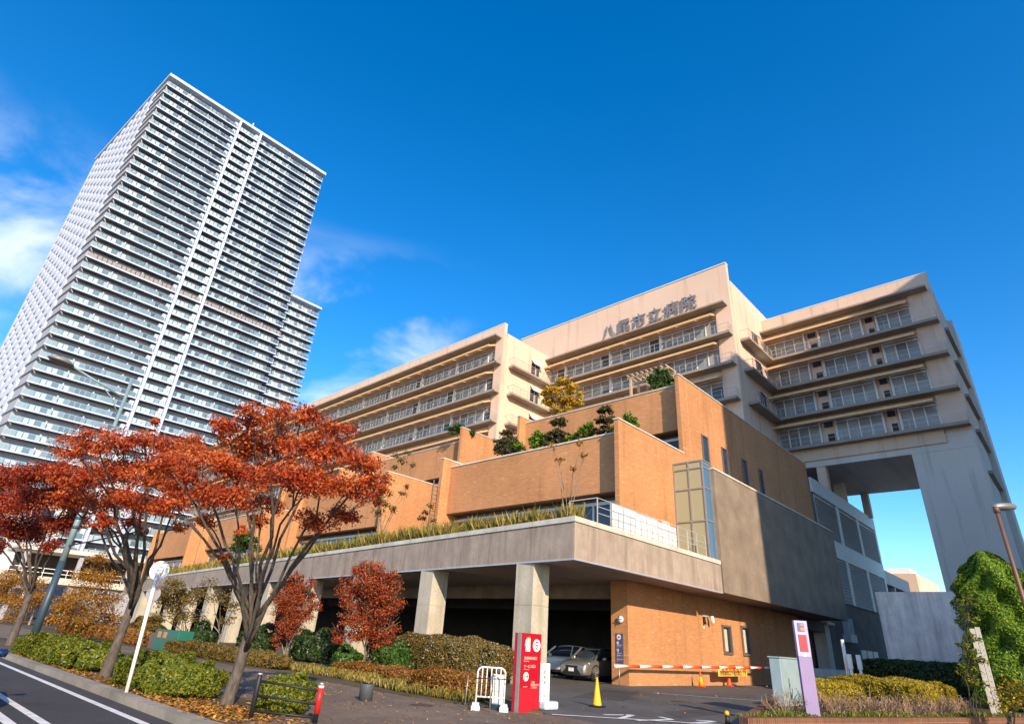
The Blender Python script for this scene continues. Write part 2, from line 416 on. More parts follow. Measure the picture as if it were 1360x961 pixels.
m = MB(); m.box(XW - 0.02, XW + 0.7, 65.0, 67.0, 3.5, 4.2); m.box(XW + 0.1, XW + 0.6, 65.2, 65.35, 4.2, 5.6); m.box(XW + 0.1, XW + 0.6, 66.65, 66.8, 4.2, 5.6)
m.build('vent_hood', M_LOUVRE, H0)

# ---- cladded box above
m = MB(); m.box(XW, XC, 34.8, 58.9, 4.935, 12.3); m.build('cladding_wall', M_PANEL, H0)
m = MB(); m.box(XW, XC + 0.05, 34.75, 58.95, 12.3, 12.42); m.build('coping', M_COPING, H0)
m = MB()
for z in (6.4, 8.3, 10.3): m.box(XC - 0.01, XC + 0.004, 34.9, 58.8, z, z + 0.025)
for y in (39.3, 44, 48.7, 53.4): m.box(XC - 0.01, XC + 0.003, y, y + 0.02, 5.0, 12.2)
m.build('panel_joint', plain('joint_dark', (0.22, 0.17, 0.13), 0.8), H0)

# ---- glass stair box on the deck edge
gb = MB()
X0, X1, Y0, Y1, Z0, Z1 = XW + 0.02, XC - 0.22, 33.8, 34.78, 6.7, 12.75
gl = MB(); gl.box(X0 + 0.02, X1 - 0.04, Y0 + 0.04, Y1, Z0, Z1 - 0.1)
M_PGLASS = mat_island('pale_stair_glass', [(0, (0.34, 0.33, 0.2)), (1, (0.38, 0.37, 0.24))], 0.12)
go = gl.build('glass_stair_box', M_PGLASS, H0)
fr = MB()
for x in (X0, (X0 + X1) / 2, X1 - 0.09): fr.box(x, x + 0.09, Y0 - 0.02, Y0 + 0.06, Z0, Z1)
for z in (Z0, 8.9, 10.9, 12.2, Z1 - 0.1): fr.box(X0, X1 + 0.02, Y0 - 0.025, Y0 + 0.05, z, z + 0.09); fr.box(X1 - 0.06, X1 + 0.025, Y0, Y1, z + 0.001, z + 0.091)
fr.box(X1 - 0.05, X1 + 0.03, Y1 - 0.1, Y1, Z0, Z1)
fr.build('frame', M_STEEL, go)
pb = MB(); pb.box(X1 - 0.04, X1 - 0.01, Y0 + 0.1, Y1 - 0.1, Z0 + 0.1, Z1 - 0.2); pb.build('side_glass', mat_glass('blue_glass', [(0, (0.05, 0.12, 0.2)), (1, (0.1, 0.18, 0.26))], 0.05), go)

# ---- stepped terrace blocks: front y, height of the roof, span in x
M_WFRAME = plain('aluminium_frame', (0.5, 0.48, 0.44), 0.4, 0.4)
def terrace(x0, x1, yf, zdeck, zwin, ztop, zside, back, yback_right=None, right_fin=True):
    """front wall between two side fins that stand proud of it and are higher"""
    m = MB(); m.box(x0 + 0.3, x1 - 0.3, yf + 0.8, yf + 1.15, zwin, ztop); m.build('terrace_wall', M_BRICK, H0)
    m = MB(); m.box(x0 + 0.3, x1 - 0.3, yf + 0.74, yf + 1.2, ztop, ztop + 0.1); m.build('coping', M_COPING, H0)
    m = MB(); m.box(x0 + 0.3, x1 - 0.3, yf + 2.0, yf + back, zdeck, ztop - 0.35); m.build('roof_deck', M_PANEL, H0)
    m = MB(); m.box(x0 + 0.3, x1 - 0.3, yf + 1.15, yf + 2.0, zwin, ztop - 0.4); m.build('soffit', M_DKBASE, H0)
    w = MB(); n = max(2, round((x1 - x0 - 0.6) / 2.6)); dx = (x1 - x0 - 0.6) / n
    for i in range(n): w.box(x0 + 0.3 + i * dx + 0.05, x0 + 0.3 + (i + 1) * dx - 0.05, yf + 1.6, yf + 1.62, zdeck + 0.2, zwin - 0.5)
    wo = w.build('window', M_DKGLASS, H0)
    f = MB()
    for i in range(n + 1):
        x = x0 + 0.3 + i * dx; f.box(x - 0.07, x + 0.07, yf + 1.5, yf + 1.65, zdeck + 0.1, zwin - 0.5)
    f.box(x0 + 0.3, x1 - 0.3, yf + 1.49, yf + 1.66, zwin - 0.55, zwin - 0.35); f.box(x0 + 0.3, x1 - 0.3, yf + 1.49, yf + 1.66, zdeck, zdeck + 0.2)
    f.build('window_frame', M_WFRAME, wo)
    yb = yback_right or yf + back
    for (a, b, ye) in ((x1 - 0.3, x1, yb), (x0, x0 + 0.3, yf + back)):
        m = MB(); m.box(a, b, yf, ye, zdeck, zside); m.build('side_wall', M_BRICK, H0)
        m = MB(); m.box(a - 0.05, b + 0.05, yf - 0.05, ye, zside, zside + 0.09); m.build('coping', M_COPING, H0)
ZD = 6.45
terrace(-33.7, XW, 27.45, ZD, 9.85, 13.35, 13.88, 9.0, 35.5)
terrace(-33.5, XW - 0.002, 35.5, 13.0, 16.0, 19.4, 19.85, 14.0, 62.3)
terrace(-57.6, -41.7, 28.2, ZD, 9.85, 13.8, 14.2, 9.0)
terrace(-57.4, -41.6, 36.1, 13.4, 16.2, 19.5, 20.6, 11.0)
terrace(-81.8, -65.8, 28.6, ZD, 9.75, 13.3, 13.7, 9.0)
terrace(-81.6, -65.9, 37.4, 13.2, 16.2, 19.5, 20.2, 9.0)
terrace(-106.0, -89.9, 30.0, ZD, 9.75, 13.6, 14.0, 9.0)
# the side wall goes down to the carport level behind the cladding
m = MB(); m.box(XW - 0.3, XW - 0.004, 35.6, 62.3, 4.94, 13.0); m.build('side_wall', M_BRICK, H0)
for q in ((-41.6, -33.55, 42.0, 44.5), (-65.8, -57.6, 41, 44.5), (-89.8, -81.8, 41, 44.5)): m = MB(); m.box(*q, ZD, 17.6); m.build('terrace_wall', M_BRICK, H0)
for (ya, yb, za, zb) in ((38.5, 39.35, 13.7, 16.05), (41.8, 42.6, 14.0, 16.0), (45.55, 46.3, 14.0, 16.05), (48.95, 49.6, 14.0, 16.05)):
    w = MB(); w.box(XW + 0.002, XW + 0.02, ya, yb, za, zb); wo = w.build('window', M_DKGLASS, H0)
    f = MB(); t = 0.09
    for q in ((ya - t, yb + t, zb, zb + t), (ya - t, yb + t, za - t, za), (ya - t, ya, za, zb), (yb, yb + t, za, zb)): f.box(XW + 0.002, XW + 0.09, *q)
    f.build('window_frame', plain('bronze_frame', (0.2, 0.15, 0.14), 0.45, 0.3), wo)
m = MB()
for y in (32.0, 36.6, 40.8, 45.0, 52.0): m.box(XW - 0.01, XW + 0.003, y, y + 0.03, 12.5, 19.7 if y > 36 else 13.8)
m.build('wall_joint', plain('joint_pale', (0.6, 0.36, 0.2), 0.8), H0)

# ---- louvred plant wall
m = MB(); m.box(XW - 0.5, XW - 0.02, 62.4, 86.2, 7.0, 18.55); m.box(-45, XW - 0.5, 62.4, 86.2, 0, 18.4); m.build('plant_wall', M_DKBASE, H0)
for (za, zb) in ((13.0, 17.1), (7.05, 11.3)):
    for i in range(3):
        ya = 63.2 + i * 7.7 ; yb = ya + 7.0
        m = MB(); m.box(XW - 0.02, XW - 0.01, ya, yb, za, zb)
        k = int((zb - za) / 0.3)
        for j in range(k):
            z = za + j * 0.3; m.add([(XW - 0.01, ya, z + 0.26), (XW - 0.01, yb, z + 0.26), (XW + 0.13, yb, z + 0.03), (XW + 0.13, ya, z + 0.03), (XW - 0.01, ya, z)], [(0, 3, 2, 1), (3, 0, 4)])
        lo = m.build('louvre_panel', M_LOUVRE, H0)
        f = MB(); f.box(XW, XW + 0.17, yb, yb + 0.7, za, zb); f.build('frame', M_LOUVREF, lo)
m = MB(); m.box(XW - 0.02, XW + 0.19, 62.6, 86.3, 11.3, 12.98); m.box(XW - 0.02, XW + 0.19, 62.6, 86.3, 17.12, 18.6); m.build('louvre_frame', M_LOUVREF, H0)
m = MB(); m.box(-30, XW - 0.1, 86.3, 101, 11.0, 12.6); m.box(-30, XW - 0.4, 101, 101.5, 0, 12.4); m.build('roof', M_GREYC, H0)
for y in (92.0, 97.5): m = MB(); m.box(XW - 0.8, XW - 0.2, y, y + 0.6, 0, 11.0); m.build('column', M_GREYC, H0)
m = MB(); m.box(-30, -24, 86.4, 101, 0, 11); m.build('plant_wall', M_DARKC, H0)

# ---- ward blocks
def window_strip(x0, x1, y, za, zb, n):
    w = MB(); dx = (x1 - x0) / n
    for i in range(n): w.box(x0 + i * dx + 0.03, x0 + (i + 1) * dx - 0.03, y + 0.05, y + 0.07, za + 0.03, zb - 0.03)
    o = w.build('window', M_GLASS, H0)
    for i in range(n):
        if random.random() < 0.62:
            hh = (zb - za) * random.choice((0.22, 0.35, 0.5, 0.5, 0.75, 0.93)); bl = MB(); bl.box(x0 + i * dx + 0.05, x0 + (i + 1) * dx - 0.05, y + 0.044, y + 0.049, zb - 0.05 - hh, zb - 0.05); bl.build('blind', M_BLIND, o)
    f = MB()
    for i in range(n + 1):
        x = x0 + i * dx; f.box(x - 0.055, x + 0.055, y - 0.03, y + 0.1, za, zb)
    f.box(x0, x1, y - 0.028, y + 0.1, zb - 0.06, zb + 0.08); f.box(x0, x1, y - 0.027, y + 0.1, za - 0.06, za + 0.06)
    f.build('window_frame', M_WHITE, o); return o
def awning(x0, x1, yf, z):
    """outer rail, sloping corrugated blades and brackets"""
    m = MB()
    m.box(x0, x1, yf - 1.64, yf - 1.48, z - 0.46, z - 0.2)
    n = max(1, round((x1 - x0) / 2.7)); dx = (x1 - x0) / n
    for i in range(n):
        a = x0 + i * dx
        m.bar((a + 0.15, yf - 1.5, z - 0.30), (a + 0.15, yf + 0.05, z + 0.36), 0.14, 0.2); m.bar((a + dx - 0.15, yf - 1.5, z - 0.301), (a + dx - 0.15, yf + 0.05, z + 0.361), 0.14, 0.2)
    m.box(x0, x1, yf - 0.1, yf + 0.0, z + 0.16, z + 0.4)
    o = m.build('awning', M_AWN, H0)
    m = MB()
    for i in range(n):
        a, b = x0 + i * dx + 0.42, x0 + (i + 1) * dx - 0.42
        for j in range(8):
            y0 = yf - 1.46 + j * 0.17; zz = z - 0.34 + j * 0.072
            m.add([(a, y0, zz), (b, y0, zz), (b, y0 + 0.16, zz + 0.03), (a, y0 + 0.16, zz + 0.03), (a, y0, zz + 0.03), (b, y0, zz + 0.03), (b, y0 + 0.16, zz + 0.06), (a, y0 + 0.16, zz + 0.06)],
                  [(3, 2, 1, 0), (4, 5, 6, 7), (0, 1, 5, 4), (2, 3, 7, 6), (0, 4, 7, 3), (1, 2, 6, 5)])
    m.build('blade', M_BLADE, o); return o
def balcony(x0, x1, yf, z, out=1.15, end=True, flower=False):
    m = MB(); m.box(x0, x1, yf - out, yf + 0.35, z - 0.2, z); m.box(x0, x1, yf - out - 0.001, yf - out + 0.12, z - 0.25, z + 0.06)
    o = m.build('balcony', M_SLAB, H0)
    r = MB(); yy = yf - out + 0.07
    for h in (0.55, 1.1): r.bar((x0 + 0.05, yy, z + h), (x1 - 0.05, yy, z + h), 0.022 if h < 1 else 0.04)
    n = int((x1 - x0) / 1.6)
    for i in range(n + 1): x = x0 + 0.06 + i * (x1 - x0 - 0.12) / n; r.bar((x, yy, z), (x, yy, z + 1.1), 0.035)
    if end:
        for h in (0.42, 0.75, 1.1): r.bar((x1 - 0.05, yy, z + h), (x1 - 0.05, yf + 0.2, z + h), 0.035)
    r.build('railing', M_RAIL, o)
    return o
def ward(x0, x1, yf, yb, levels, zroof, zbase, pier=1.5, pierl=1.2, bay=8.0, npane=5, plan=None, wlow=0.15, screen=False):
    zb = levels[0] + 3.95                               # underside of the brow
    body = MB(); body.box(x0, x1, yf + 0.75, yb, zbase, zroof - (0.01 if screen else 1.3))
    body.build('ward_wall', M_RENDER, H0)
    if not screen:
        p = MB(); p.box(x0, x1, yf, yf + 0.6, zb + 0.24, zroof); p.build('parapet', M_RENDER, H0)
    c = MB(); c.box(x0 - 0.03, x1 + 0.03, yf + (0.8 if screen else -0.04), yb if screen else yf + 0.64, zroof, zroof + 0.1); c.build('coping', M_WHITE, H0)
    for q in ((x1 - pier, x1), (x0, x0 + pierl)): e = MB(); e.box(*q, yf + 0.002, yf + 0.75, zbase, zb + 0.24); e.build('end_pier', M_RENDER, H0)
    br = MB(); br.box(x0 + 0.2, x1 - 0.35, yf - 1.25, yf + 0.2, zb, zb + 0.22); br.build('brow_slab', M_SLAB, H0)
    for z in levels:
        balcony(x0 + 0.2, x1 - 0.1, yf, z)
        s = MB(); s.box(x0 + pierl, x1 - pier, yf + 0.3, yf + 0.75, z + 2.95, z + 3.98); s.build('spandrel', M_RENDER, H0)
        X = x0 + pierl
        if plan is None:
            nb = max(1, round((x1 - pier - X) / bay)); w = (x1 - pier - X) / nb
            for i in range(nb):
                a, b = X + i * w, X + (i + 1) * w
                window_strip(a + 0.16, b - 0.16, yf + 0.45, z + wlow, z + 2.75, npane)
                awning(a, b, yf + 0.25, z + 3.0)
            for i in range(nb + 1):
                a = X + i * w; cm = MB(); cm.box(a - 0.14, a + 0.14, yf + 0.2, yf + 0.75, z + 0.02, z + 2.95); cm.build('pilaster', M_WHITE, H0)
        else:
            for (a, b, n) in plan:
                if n:
                    window_strip(a, b, yf + 0.45, z + wlow, z + 2.75, n)
                    for q in ((a - 0.16, a), (b, b + 0.16)): cm = MB(); cm.box(*q, yf + 0.3, yf + 0.75, z + 0.02, z + 2.95); cm.build('pilaster', M_WHITE, H0)
                else:
                    d = MB(); d.box(a + 0.17, b - 0.17, yf + 0.65, yf + 0.745, z + 0.1, z + 2.95)
                    do = d.build('door_recess', M_RENDER, H0)
                    q = MB(); q.box(a + 0.5, b - 0.3, yf + 0.6, yf + 0.648, z + 0.1, z + 1.5); q.build('door', M_BLACK, do); q = MB(); q.box(a + 0.3, b - 0.3, yf + 0.55, yf + 0.648, z + 2.3, z + 2.9); q.build('vent', M_DARKM, do)
            awning(plan[0][0] - 0.2, plan[-1][1], yf + 0.25, z + 3.0)
# left ward wing
ward(-150.5, -50.1, 49.3, 66, LV['wing'], 41.7, 13.5)
# centre ward block behind a tall screen wall that carries the name
ward(-56.3, -22.3, 59.5, 80, LV['ctr'], 43.2, 17.0, pier=1.9, npane=5, screen=True)
m = MB(); m.box(-56.3, -22.3, 59.5, 60.1, 39.69, 45.5); m.build('screen_wall', M_RENDER, H0)
m = MB(); m.box(-56.4, -22.25, 59.4, 60.15, 45.5, 45.62); m.build('coping', M_WHITE, H0)
# right ward block on its tall pier
ward(-23.5, -3.85, 69.5, 84.8, LV['right'], 41.75, 23.2, pier=2.3, pierl=0.5,
     plan=[(-22.3, -17.7, 4), (-17.5, -16.0, 0), (-15.9, -11.3, 4), (-11.1, -9.75, 0), (-9.6, -6.3, 3)])
m = MB(); m.box(-23.5, -6.2, 69.3, 69.9, 22.2, 23.75); m.build('transfer_beam', M_RENDER, H0)
m = MB(); m.box(-26.5, -3.86, 69.5, 84.8, 21.5, 23.19); m.build('transfer_slab', M_GREYC, H0)
m = MB(); m.box(-9.42, -3.87, 69.52, 79.5, 0, 21.49); m.build('tall_pier', M_GREYC, H0)
m = MB(); m.box(-18.7, -17.75, 69.6, 70.5, 18.4, 21.49); m.build('column', M_RENDER, H0)
for (x, y, w) in ((-19.3, 77.5, 1.1), (-17.9, 83.9, 0.8)):
    m = MB(); m.box(x, x + w, y, y + w, 18.4, 21.49); m.build('column', M_GREYC, H0)
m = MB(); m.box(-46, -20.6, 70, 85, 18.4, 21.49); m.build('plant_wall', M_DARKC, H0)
# stair tower and ledges on the far end of the right ward
m = MB(); m.box(-9, -3.35, 79.6, 84.6, 0, 40.2); m.build('stair_tower', M_GREYC, H0)
for z in LV['right'] + [19.5]:
    m = MB(); m.box(-3.87, -3.5, 71.5, 79.5, z - 0.3, z); o = m.build('balcony', M_SLAB, H0)
# cream end walls with side balconies
def side_balcony(xw, ya, yb, z, win=True):
    m = MB(); m.box(xw, xw + 1.15, ya, yb, z - 0.30, z); o = m.build('balcony', M_SLAB, H0)
    r = MB()
    for h in (0.42, 0.75, 1.1): r.bar((xw + 1.08, ya + 0.05, z + h), (xw + 1.08, yb, z + h), 0.035 if h < 1 else 0.055)
    n = max(2, int((yb - ya) / 1.4))
    for i in range(n + 1): y = ya + 0.05 + i * (yb - ya - 0.1) / n; r.bar((xw + 1.08, y, z), (xw + 1.08, y, z + 1.1), 0.045)
    r.bar((xw, ya + 0.05, z + 1.1), (xw + 1.08, ya + 0.05, z + 1.1), 0.045)
    r.build('railing', M_RAIL, o)
    if win:
        w = MB(); w.box(xw + 0.004, xw + 0.03, yb - 3.0, yb - 1.3, z + 0.1, z + 2.4); wo = w.build('window', M_DKGLASS, H0)
        f = MB(); f.box(xw + 0.004, xw + 0.07, yb - 2.2, yb - 2.1, z + 0.1, z + 2.4); f.build('window_frame', M_WHITE, wo)
        a = MB(); a.add([(xw + 0.02, yb - 3.1, z + 3.0), (xw + 0.02, yb - 1.2, z + 3.0), (xw + 0.75, yb - 1.2, z + 2.0), (xw + 0.75, yb - 3.1, z + 2.0), (xw + 0.02, yb - 3.1, z + 3.06), (xw + 0.02, yb - 1.2, z + 3.06), (xw + 0.79, yb - 1.2, z + 2.04), (xw + 0.79, yb - 3.1, z + 2.04)],
                        [(3, 2, 1, 0), (4, 5, 6, 7), (0, 1, 5, 4), (2, 3, 7, 6), (0, 4, 7, 3), (1, 2, 6, 5)])
        a.build('awning', M_WHITE, H0)
for z in (35.5, 31.4, 27.2): side_balcony(-50.1, 50.6, 58.3, z)
for z in (35.5, 31.55, 27.4): side_balcony(-22.3, 61.2, 68.4, z)

# ---- the name on the screen wall
for i, ch in enumerate('八尾市立病院'):
    x = -40.55 + i * 2.40; z = 40.55 + i * 0.03
    m = MB(); m.text(ch, 2.22, (x + 0.03, 59.30, z + 0.05), (1, 0, 0), (0, 0, 1), 0, 0.03, 'LEFT', 0.003)
    for dx, dz in ((0.5, 0.5), (1.6, 1.2)): m.bar((x + dx, 59.32, z + dz), (x + dx, 59.49, z + dz), 0.05)
    m.build('letter', plain('letter_grey', (0.22, 0.22, 0.25), 0.4, 0.1), H0)

# ---- things fixed to the deck: handrail and white boards
r = MB()
for h in (0.55, 0.85, 1.25): r.bar((XC - 0.28, 22.4, 6.68 + h), (XC - 0.28, 33.4, 6.68 + h), 0.028)
for i in range(11): y = 22.4 + i * 1.1; r.bar((XC - 0.28, y, 6.68), (XC - 0.28, y, 7.93), 0.045)
r.bar((XC - 0.28, 22.4, 7.93), (-17.3, 22.4, 7.93), 0.045); r.bar((-17.3, 22.4, 6.6), (-17.3, 22.4, 7.93), 0.05)
r.build('railing', M_RAIL, H0)
b = MB()
for i in range(3): b = MB(); b.box(XC - 0.75 - 0.05 * i, XC - 0.70 - 0.05 * i, 24.3 + i * 2.2, 26.48 + i * 2.2, 6.5, 8.1 - 0.05 * i); b.build('white_board', M_WHITE, H0)
d = MB(); d.box(XW + 0.002, XW + 0.05, 32.0, 32.9, 6.5, 8.8); d.build('door', plain('pale_door', (0.6, 0.5, 0.42), 0.5), H0)
l = MB()
for y in (33.2, 33.8): l.bar((-41.45, y, 6.5), (-41.45, y, 14.6), 0.06)
for i in range(21): l.bar((-41.45, 33.2, 6.8 + i * 0.37), (-41.45, 33.8, 6.8 + i * 0.37), 0.04)
l.build("ladder", M_STEEL, H0)
# ================================================================== residential tower
T0 = thing('residential_tower', 'very tall white residential tower with rows of balconies, behind the red street trees', 'apartment tower', (-190, 37, 0))
TX, TY0, TY1, TZ = -165.0, 10.9, 64.0, 151.7
M_TWHITE = plain('tower_hazy_white', (0.49, 0.57, 0.70), 0.55, 0, 0.05)  # white with the blue of distance haze mixed into its colour
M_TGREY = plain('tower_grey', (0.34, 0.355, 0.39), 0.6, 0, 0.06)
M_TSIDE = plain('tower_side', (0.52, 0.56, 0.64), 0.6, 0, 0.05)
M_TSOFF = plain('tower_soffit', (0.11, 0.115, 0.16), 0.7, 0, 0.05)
M_TGLASS = mat_island('balustrade_glass', [(0, (0.06, 0.10, 0.15)), (0.25, (0.14, 0.22, 0.28)), (0.6, (0.24, 0.35, 0.40)), (1, (0.42, 0.51, 0.54))], 0.15, 0, 0.5)  # pane colours pushed bluer to carry the distance haze
M_TWIN = mat_glass('tower_window', [(0, (0.05, 0.09, 0.13)), (0.6, (0.14, 0.2, 0.25)), (1, (0.38, 0.4, 0.4))], 0.08, 0.7)
M_TBROWN = plain('plant_floor_rail', (0.26, 0.245, 0.245), 0.6)
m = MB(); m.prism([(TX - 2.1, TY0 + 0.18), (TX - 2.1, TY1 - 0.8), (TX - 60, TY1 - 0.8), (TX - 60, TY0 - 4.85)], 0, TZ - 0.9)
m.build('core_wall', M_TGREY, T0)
m = MB(); m.prism([(TX + 0.25, TY0 - 0.25), (TX + 0.25, TY1 + 0.6), (TX - 61, TY1), (TX - 61, TY0 - 5.7)], TZ - 1.0, TZ); m.build('roof_slab', M_TWHITE, T0)
m = MB(); m.prism([(TX - 0.05, TY0 - 0.02), (TX - 2.2, TY0 + 0.04), (TX - 8.3, TY0 - 0.45), (TX - 8.3, TY0 + 1.5), (TX - 2.2, TY0 + 1.5)], 0, TZ - 1.0)
m = MB(); m.prism([(TX - 2.2, TY0 + 0.1), (TX - 9.0, TY0 - 0.6), (TX - 9.0, TY0 + 2), (TX - 2.2, TY0 + 2)], 0, TZ - 1.0); m.build('corner_wall', M_TGREY, T0)
m = MB(); m.box(TX - 40, TX - 22, 25, 45, TZ, TZ + 2.0); m.build('roof_plant', M_TWHITE, T0); m = MB(); m.bar((TX - 1, 36.9, TZ), (TX - 1, 36.9, TZ + 2.2), 0.35); m.build('antenna', M_TWHITE, T0)
PITCH = 3.19
fins = [(32.6, 33.5), (39.5, 40.4)]
for i, (a, b) in enumerate(fins):
    m = MB(); m.box(TX - 2.0, TX + 0.40, a + 0.15, b - 0.1, 4, TZ - 0.9); m.build('white_fin', M_TWHITE, T0)
parts_y = [17.5, 23.8, 28.2, 45.5, 51.2, 57.6]
NF = 44
side_len = 60.0
def side_pt(t, out):                     # a point along the slightly skewed side face
    return (TX - t, TY0 - 0.085 * t - out)
for k in range(1, NF):
    z = TZ - 1.15 - PITCH * k
    plant = (k == 21)
    m = MB()
    m.prism([(TX, TY0), (TX, TY1), (TX - 2.2, TY1), (TX - 2.2, TY0 + 1.0)], z - 0.25, z)           # slab
    m.box(TX - 0.16, TX + 0.02, TY0 - 0.02, TY1 + 0.02, z - 0.28, z + 0.06, 1)                       # white upstand
    m.box(TX - 2.1, TX, TY1 - 0.06, TY1 + 0.02, z - 0.34, z + 0.2, 1)
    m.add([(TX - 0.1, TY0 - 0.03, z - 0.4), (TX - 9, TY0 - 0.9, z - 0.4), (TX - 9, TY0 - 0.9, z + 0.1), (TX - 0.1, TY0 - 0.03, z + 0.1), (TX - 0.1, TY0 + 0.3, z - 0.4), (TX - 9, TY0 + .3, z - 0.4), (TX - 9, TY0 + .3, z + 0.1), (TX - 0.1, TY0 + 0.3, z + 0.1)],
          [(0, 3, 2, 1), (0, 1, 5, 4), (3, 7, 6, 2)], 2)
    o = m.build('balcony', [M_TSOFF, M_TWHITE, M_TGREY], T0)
    g = MB()
    y = TY0 + 0.15
    while y < TY1 - 0.2:
        y2 = min(y + 1.05, TY1 - 0.1)
        if not any(a - 0.1 < (y + y2) / 2 < b + 0.1 for a, b in fins): g.box(TX - 0.09, TX - 0.05, y + 0.06, y2 - 0.04, z + 0.08, z + 1.28, 0)
        y += 1.12
    g.box(TX - 0.11, TX - 0.03, TY0, TY1, z + 1.28, z + 1.33, 1)
    g.box(TX - 1.6, TX - 0.1, TY1 - 0.12, TY1 - 0.06, z + 0.22, z + 1.28, 0)
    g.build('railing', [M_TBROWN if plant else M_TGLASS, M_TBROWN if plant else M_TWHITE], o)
    for y in parts_y: q = MB(); q.box(TX - 2.0, TX - 0.2, y - 0.12, y + 0.12, z, z + 1.75); q.build('partition', M_TWHITE, o)
    for (a, b) in fins: q = MB(); q.box(TX - 2.0, TX - 0.5, a - 0.9, a, z, z + 2.4); q.build('partition', M_TWHITE, o)
    w = MB(); y = TY0 + 2
    while y < TY1 - 3: w.box(TX - 2.09, TX - 2.06, y, y + 2.3, z + 0.05, z + 2.2); y += 2.6
    w.build('window', M_BLACK if plant else M_TWIN, o)
# side face: white bands and pilasters
for k in range(1, NF):
    z = TZ - 1.15 - PITCH * k
    m = MB(); a, b, c, d = side_pt(9.0, 0.08), side_pt(59.8, 0.08), side_pt(59.8, -2), side_pt(9.0, -2)
    m.prism([a, b, c, d], z - 0.3, z + 1.5); m.build('side_band', M_TSIDE, T0)
for i in range(9):
    t = 10.2 + i * 6.0
    m = MB(); m.prism([side_pt(t, 0.10), side_pt(t + 2.6, 0.10), side_pt(t + 2.6, -2), side_pt(t, -2)], 2, TZ - 1.0); m.build('side_pilaster', M_TSIDE, T0)
# lower wing set back on the right
LX, LY1, LZ = -168.5, 76.2, 101.2
m = MB(); m.box(LX - 40, LX - 2, TY1 - 0.8, LY1 - 0.8, 0, LZ - 0.6); m.build('core_wall', M_TGREY, T0)
m = MB(); m.box(LX - 42, LX + 0.2, TY1 - 0.5, LY1 + 0.4, LZ - 0.7, LZ); m.build('roof_slab', M_TWHITE, T0)
for k in range(1, 28):
    z = LZ - 0.9 - PITCH * k
    m = MB(); m.box(LX - 2.1, LX, TY1 - 0.8, LY1, z - 0.25, z); m.box(LX - 0.16, LX + 0.02, TY1 - 0.5, LY1 + 0.02, z - 0.28, z + 0.06, 1); m.box(LX - 2.1, LX, LY1 - 0.06, LY1 + 0.02, z - 0.34, z + 0.2, 1)
    o = m.build('balcony', [M_TSOFF, M_TWHITE], T0)
    g = MB(); y = TY1 + 0.1
    while y < LY1 - 0.5: g.box(LX - 0.09, LX - 0.05, y + 0.06, min(y + 1.0, LY1) - 0.02, z + 0.08, z + 1.28, 0); y += 1.12
    g.box(LX - 0.11, LX - 0.03, TY1, LY1, z + 1.28, z + 1.36, 1); g.build('railing', [M_TGLASS, M_TWHITE], o)
    for y in (66.5, 69.9, 73.2): q = MB(); q.box(LX - 2, LX - 0.2, y - 0.12, y + 0.12, z, z + 1.75); q.build('partition', M_TWHITE, o)

# ================================================================== the office block across the street that shades the right-hand side
O0 = thing('office_building', 'grey office block across the side street that shades the right end of the hospital', 'office building', (40, 45, 0))
OX = 30.0; OZ = 32.8 + (OX + 22.6) / 2; OY = 41.6 - (OX + 15.38) / 2
m = MB(); m.box(OX, OX + 22, OY, OY + 62, 0, OZ); m.build('wall', M_GREYC, O0)
for k in range(12):
    z = 5 + k * 4.2
    if z + 2 < OZ: m = MB(); m.box(OX - 0.03, OX - 0.01, OY + 1.5, OY + 60, z, z + 1.9); m.build('window', M_DKGLASS, O0)

# ================================================================== light and sky
EL = math.atan2(1, math.sqrt(5)); AZ = math.atan2(2, -1)
sd = bpy.data.lights.new('sun', 'SUN'); sun = bpy.data.objects.new('sun', sd); COL.objects.link(sun)
sd.energy = 3.9; sd.angle = math.radians(0.55); sd.color = (1.0, 0.80, 0.575)
sun.rotation_euler = Vector((-2, 1, -1)).to_track_quat('-Z', 'Y').to_euler()
sun.location = (60, -30, 60)
w = bpy.data.worlds.new('World'); SC.world = w; w.use_nodes = True
nt = w.node_tree; bg = nt.nodes['Background']
sk = nt.nodes.new('ShaderNodeTexSky'); sk.sky_type = 'NISHITA'; sk.sun_disc = False
sk.sun_elevation = EL; sk.sun_rotation = AZ; sk.air_density = 1.0; sk.dust_density = 0.3; sk.ozone_density = 3.0; sk.altitude = 0
tc = nt.nodes.new('ShaderNodeTexCoord')
hs = nt.nodes.new('ShaderNodeHueSaturation'); hs.inputs['Saturation'].default_value = 1.38; hs.inputs['Hue'].default_value = 0.503; hs.inputs['Value'].default_value = 1.12
L(nt, sk.outputs[0], hs.inputs['Color'])
# thin clouds low on the left
mp = nt.nodes.new('ShaderNodeMapping'); mp.inputs['Scale'].default_value = (1.0, 1.0, 1.9); mp.inputs['Rotation'].default_value = (0.25, 0.2, 0.0); L(nt, tc.outputs['Generated'], mp.inputs['Vector'])
cn = N(nt, 'ShaderNodeTexNoise', Scale=3.4, Detail=9, Roughness=0.52, Distortion=0.35); L(nt, mp.outputs[0], cn.inputs['Vector'])
sx = nt.nodes.new('ShaderNodeSeparateXYZ'); L(nt, tc.outputs['Generated'], sx.inputs[0])
def smooth(v, a, b):
    n = nt.nodes.new('ShaderNodeMapRange'); n.interpolation_type = 'SMOOTHSTEP'
    n.inputs['From Min'].default_value = a; n.inputs['From Max'].default_value = b; L(nt, v, n.inputs['Value']); return n.outputs[0]
az = math_(nt, 'ARCTAN2', sx.outputs[0], sx.outputs[1])       # 0 = +y, negative to the left
side = smooth(az, -0.82, -1.0)
low = smooth(sx.outputs[2], 0.60, 0.46)
msk = math_(nt, 'MULTIPLY', side, low)
cl = math_(nt, 'MULTIPLY', smooth(cn.outputs['Fac'], 0.40, 0.64), msk)
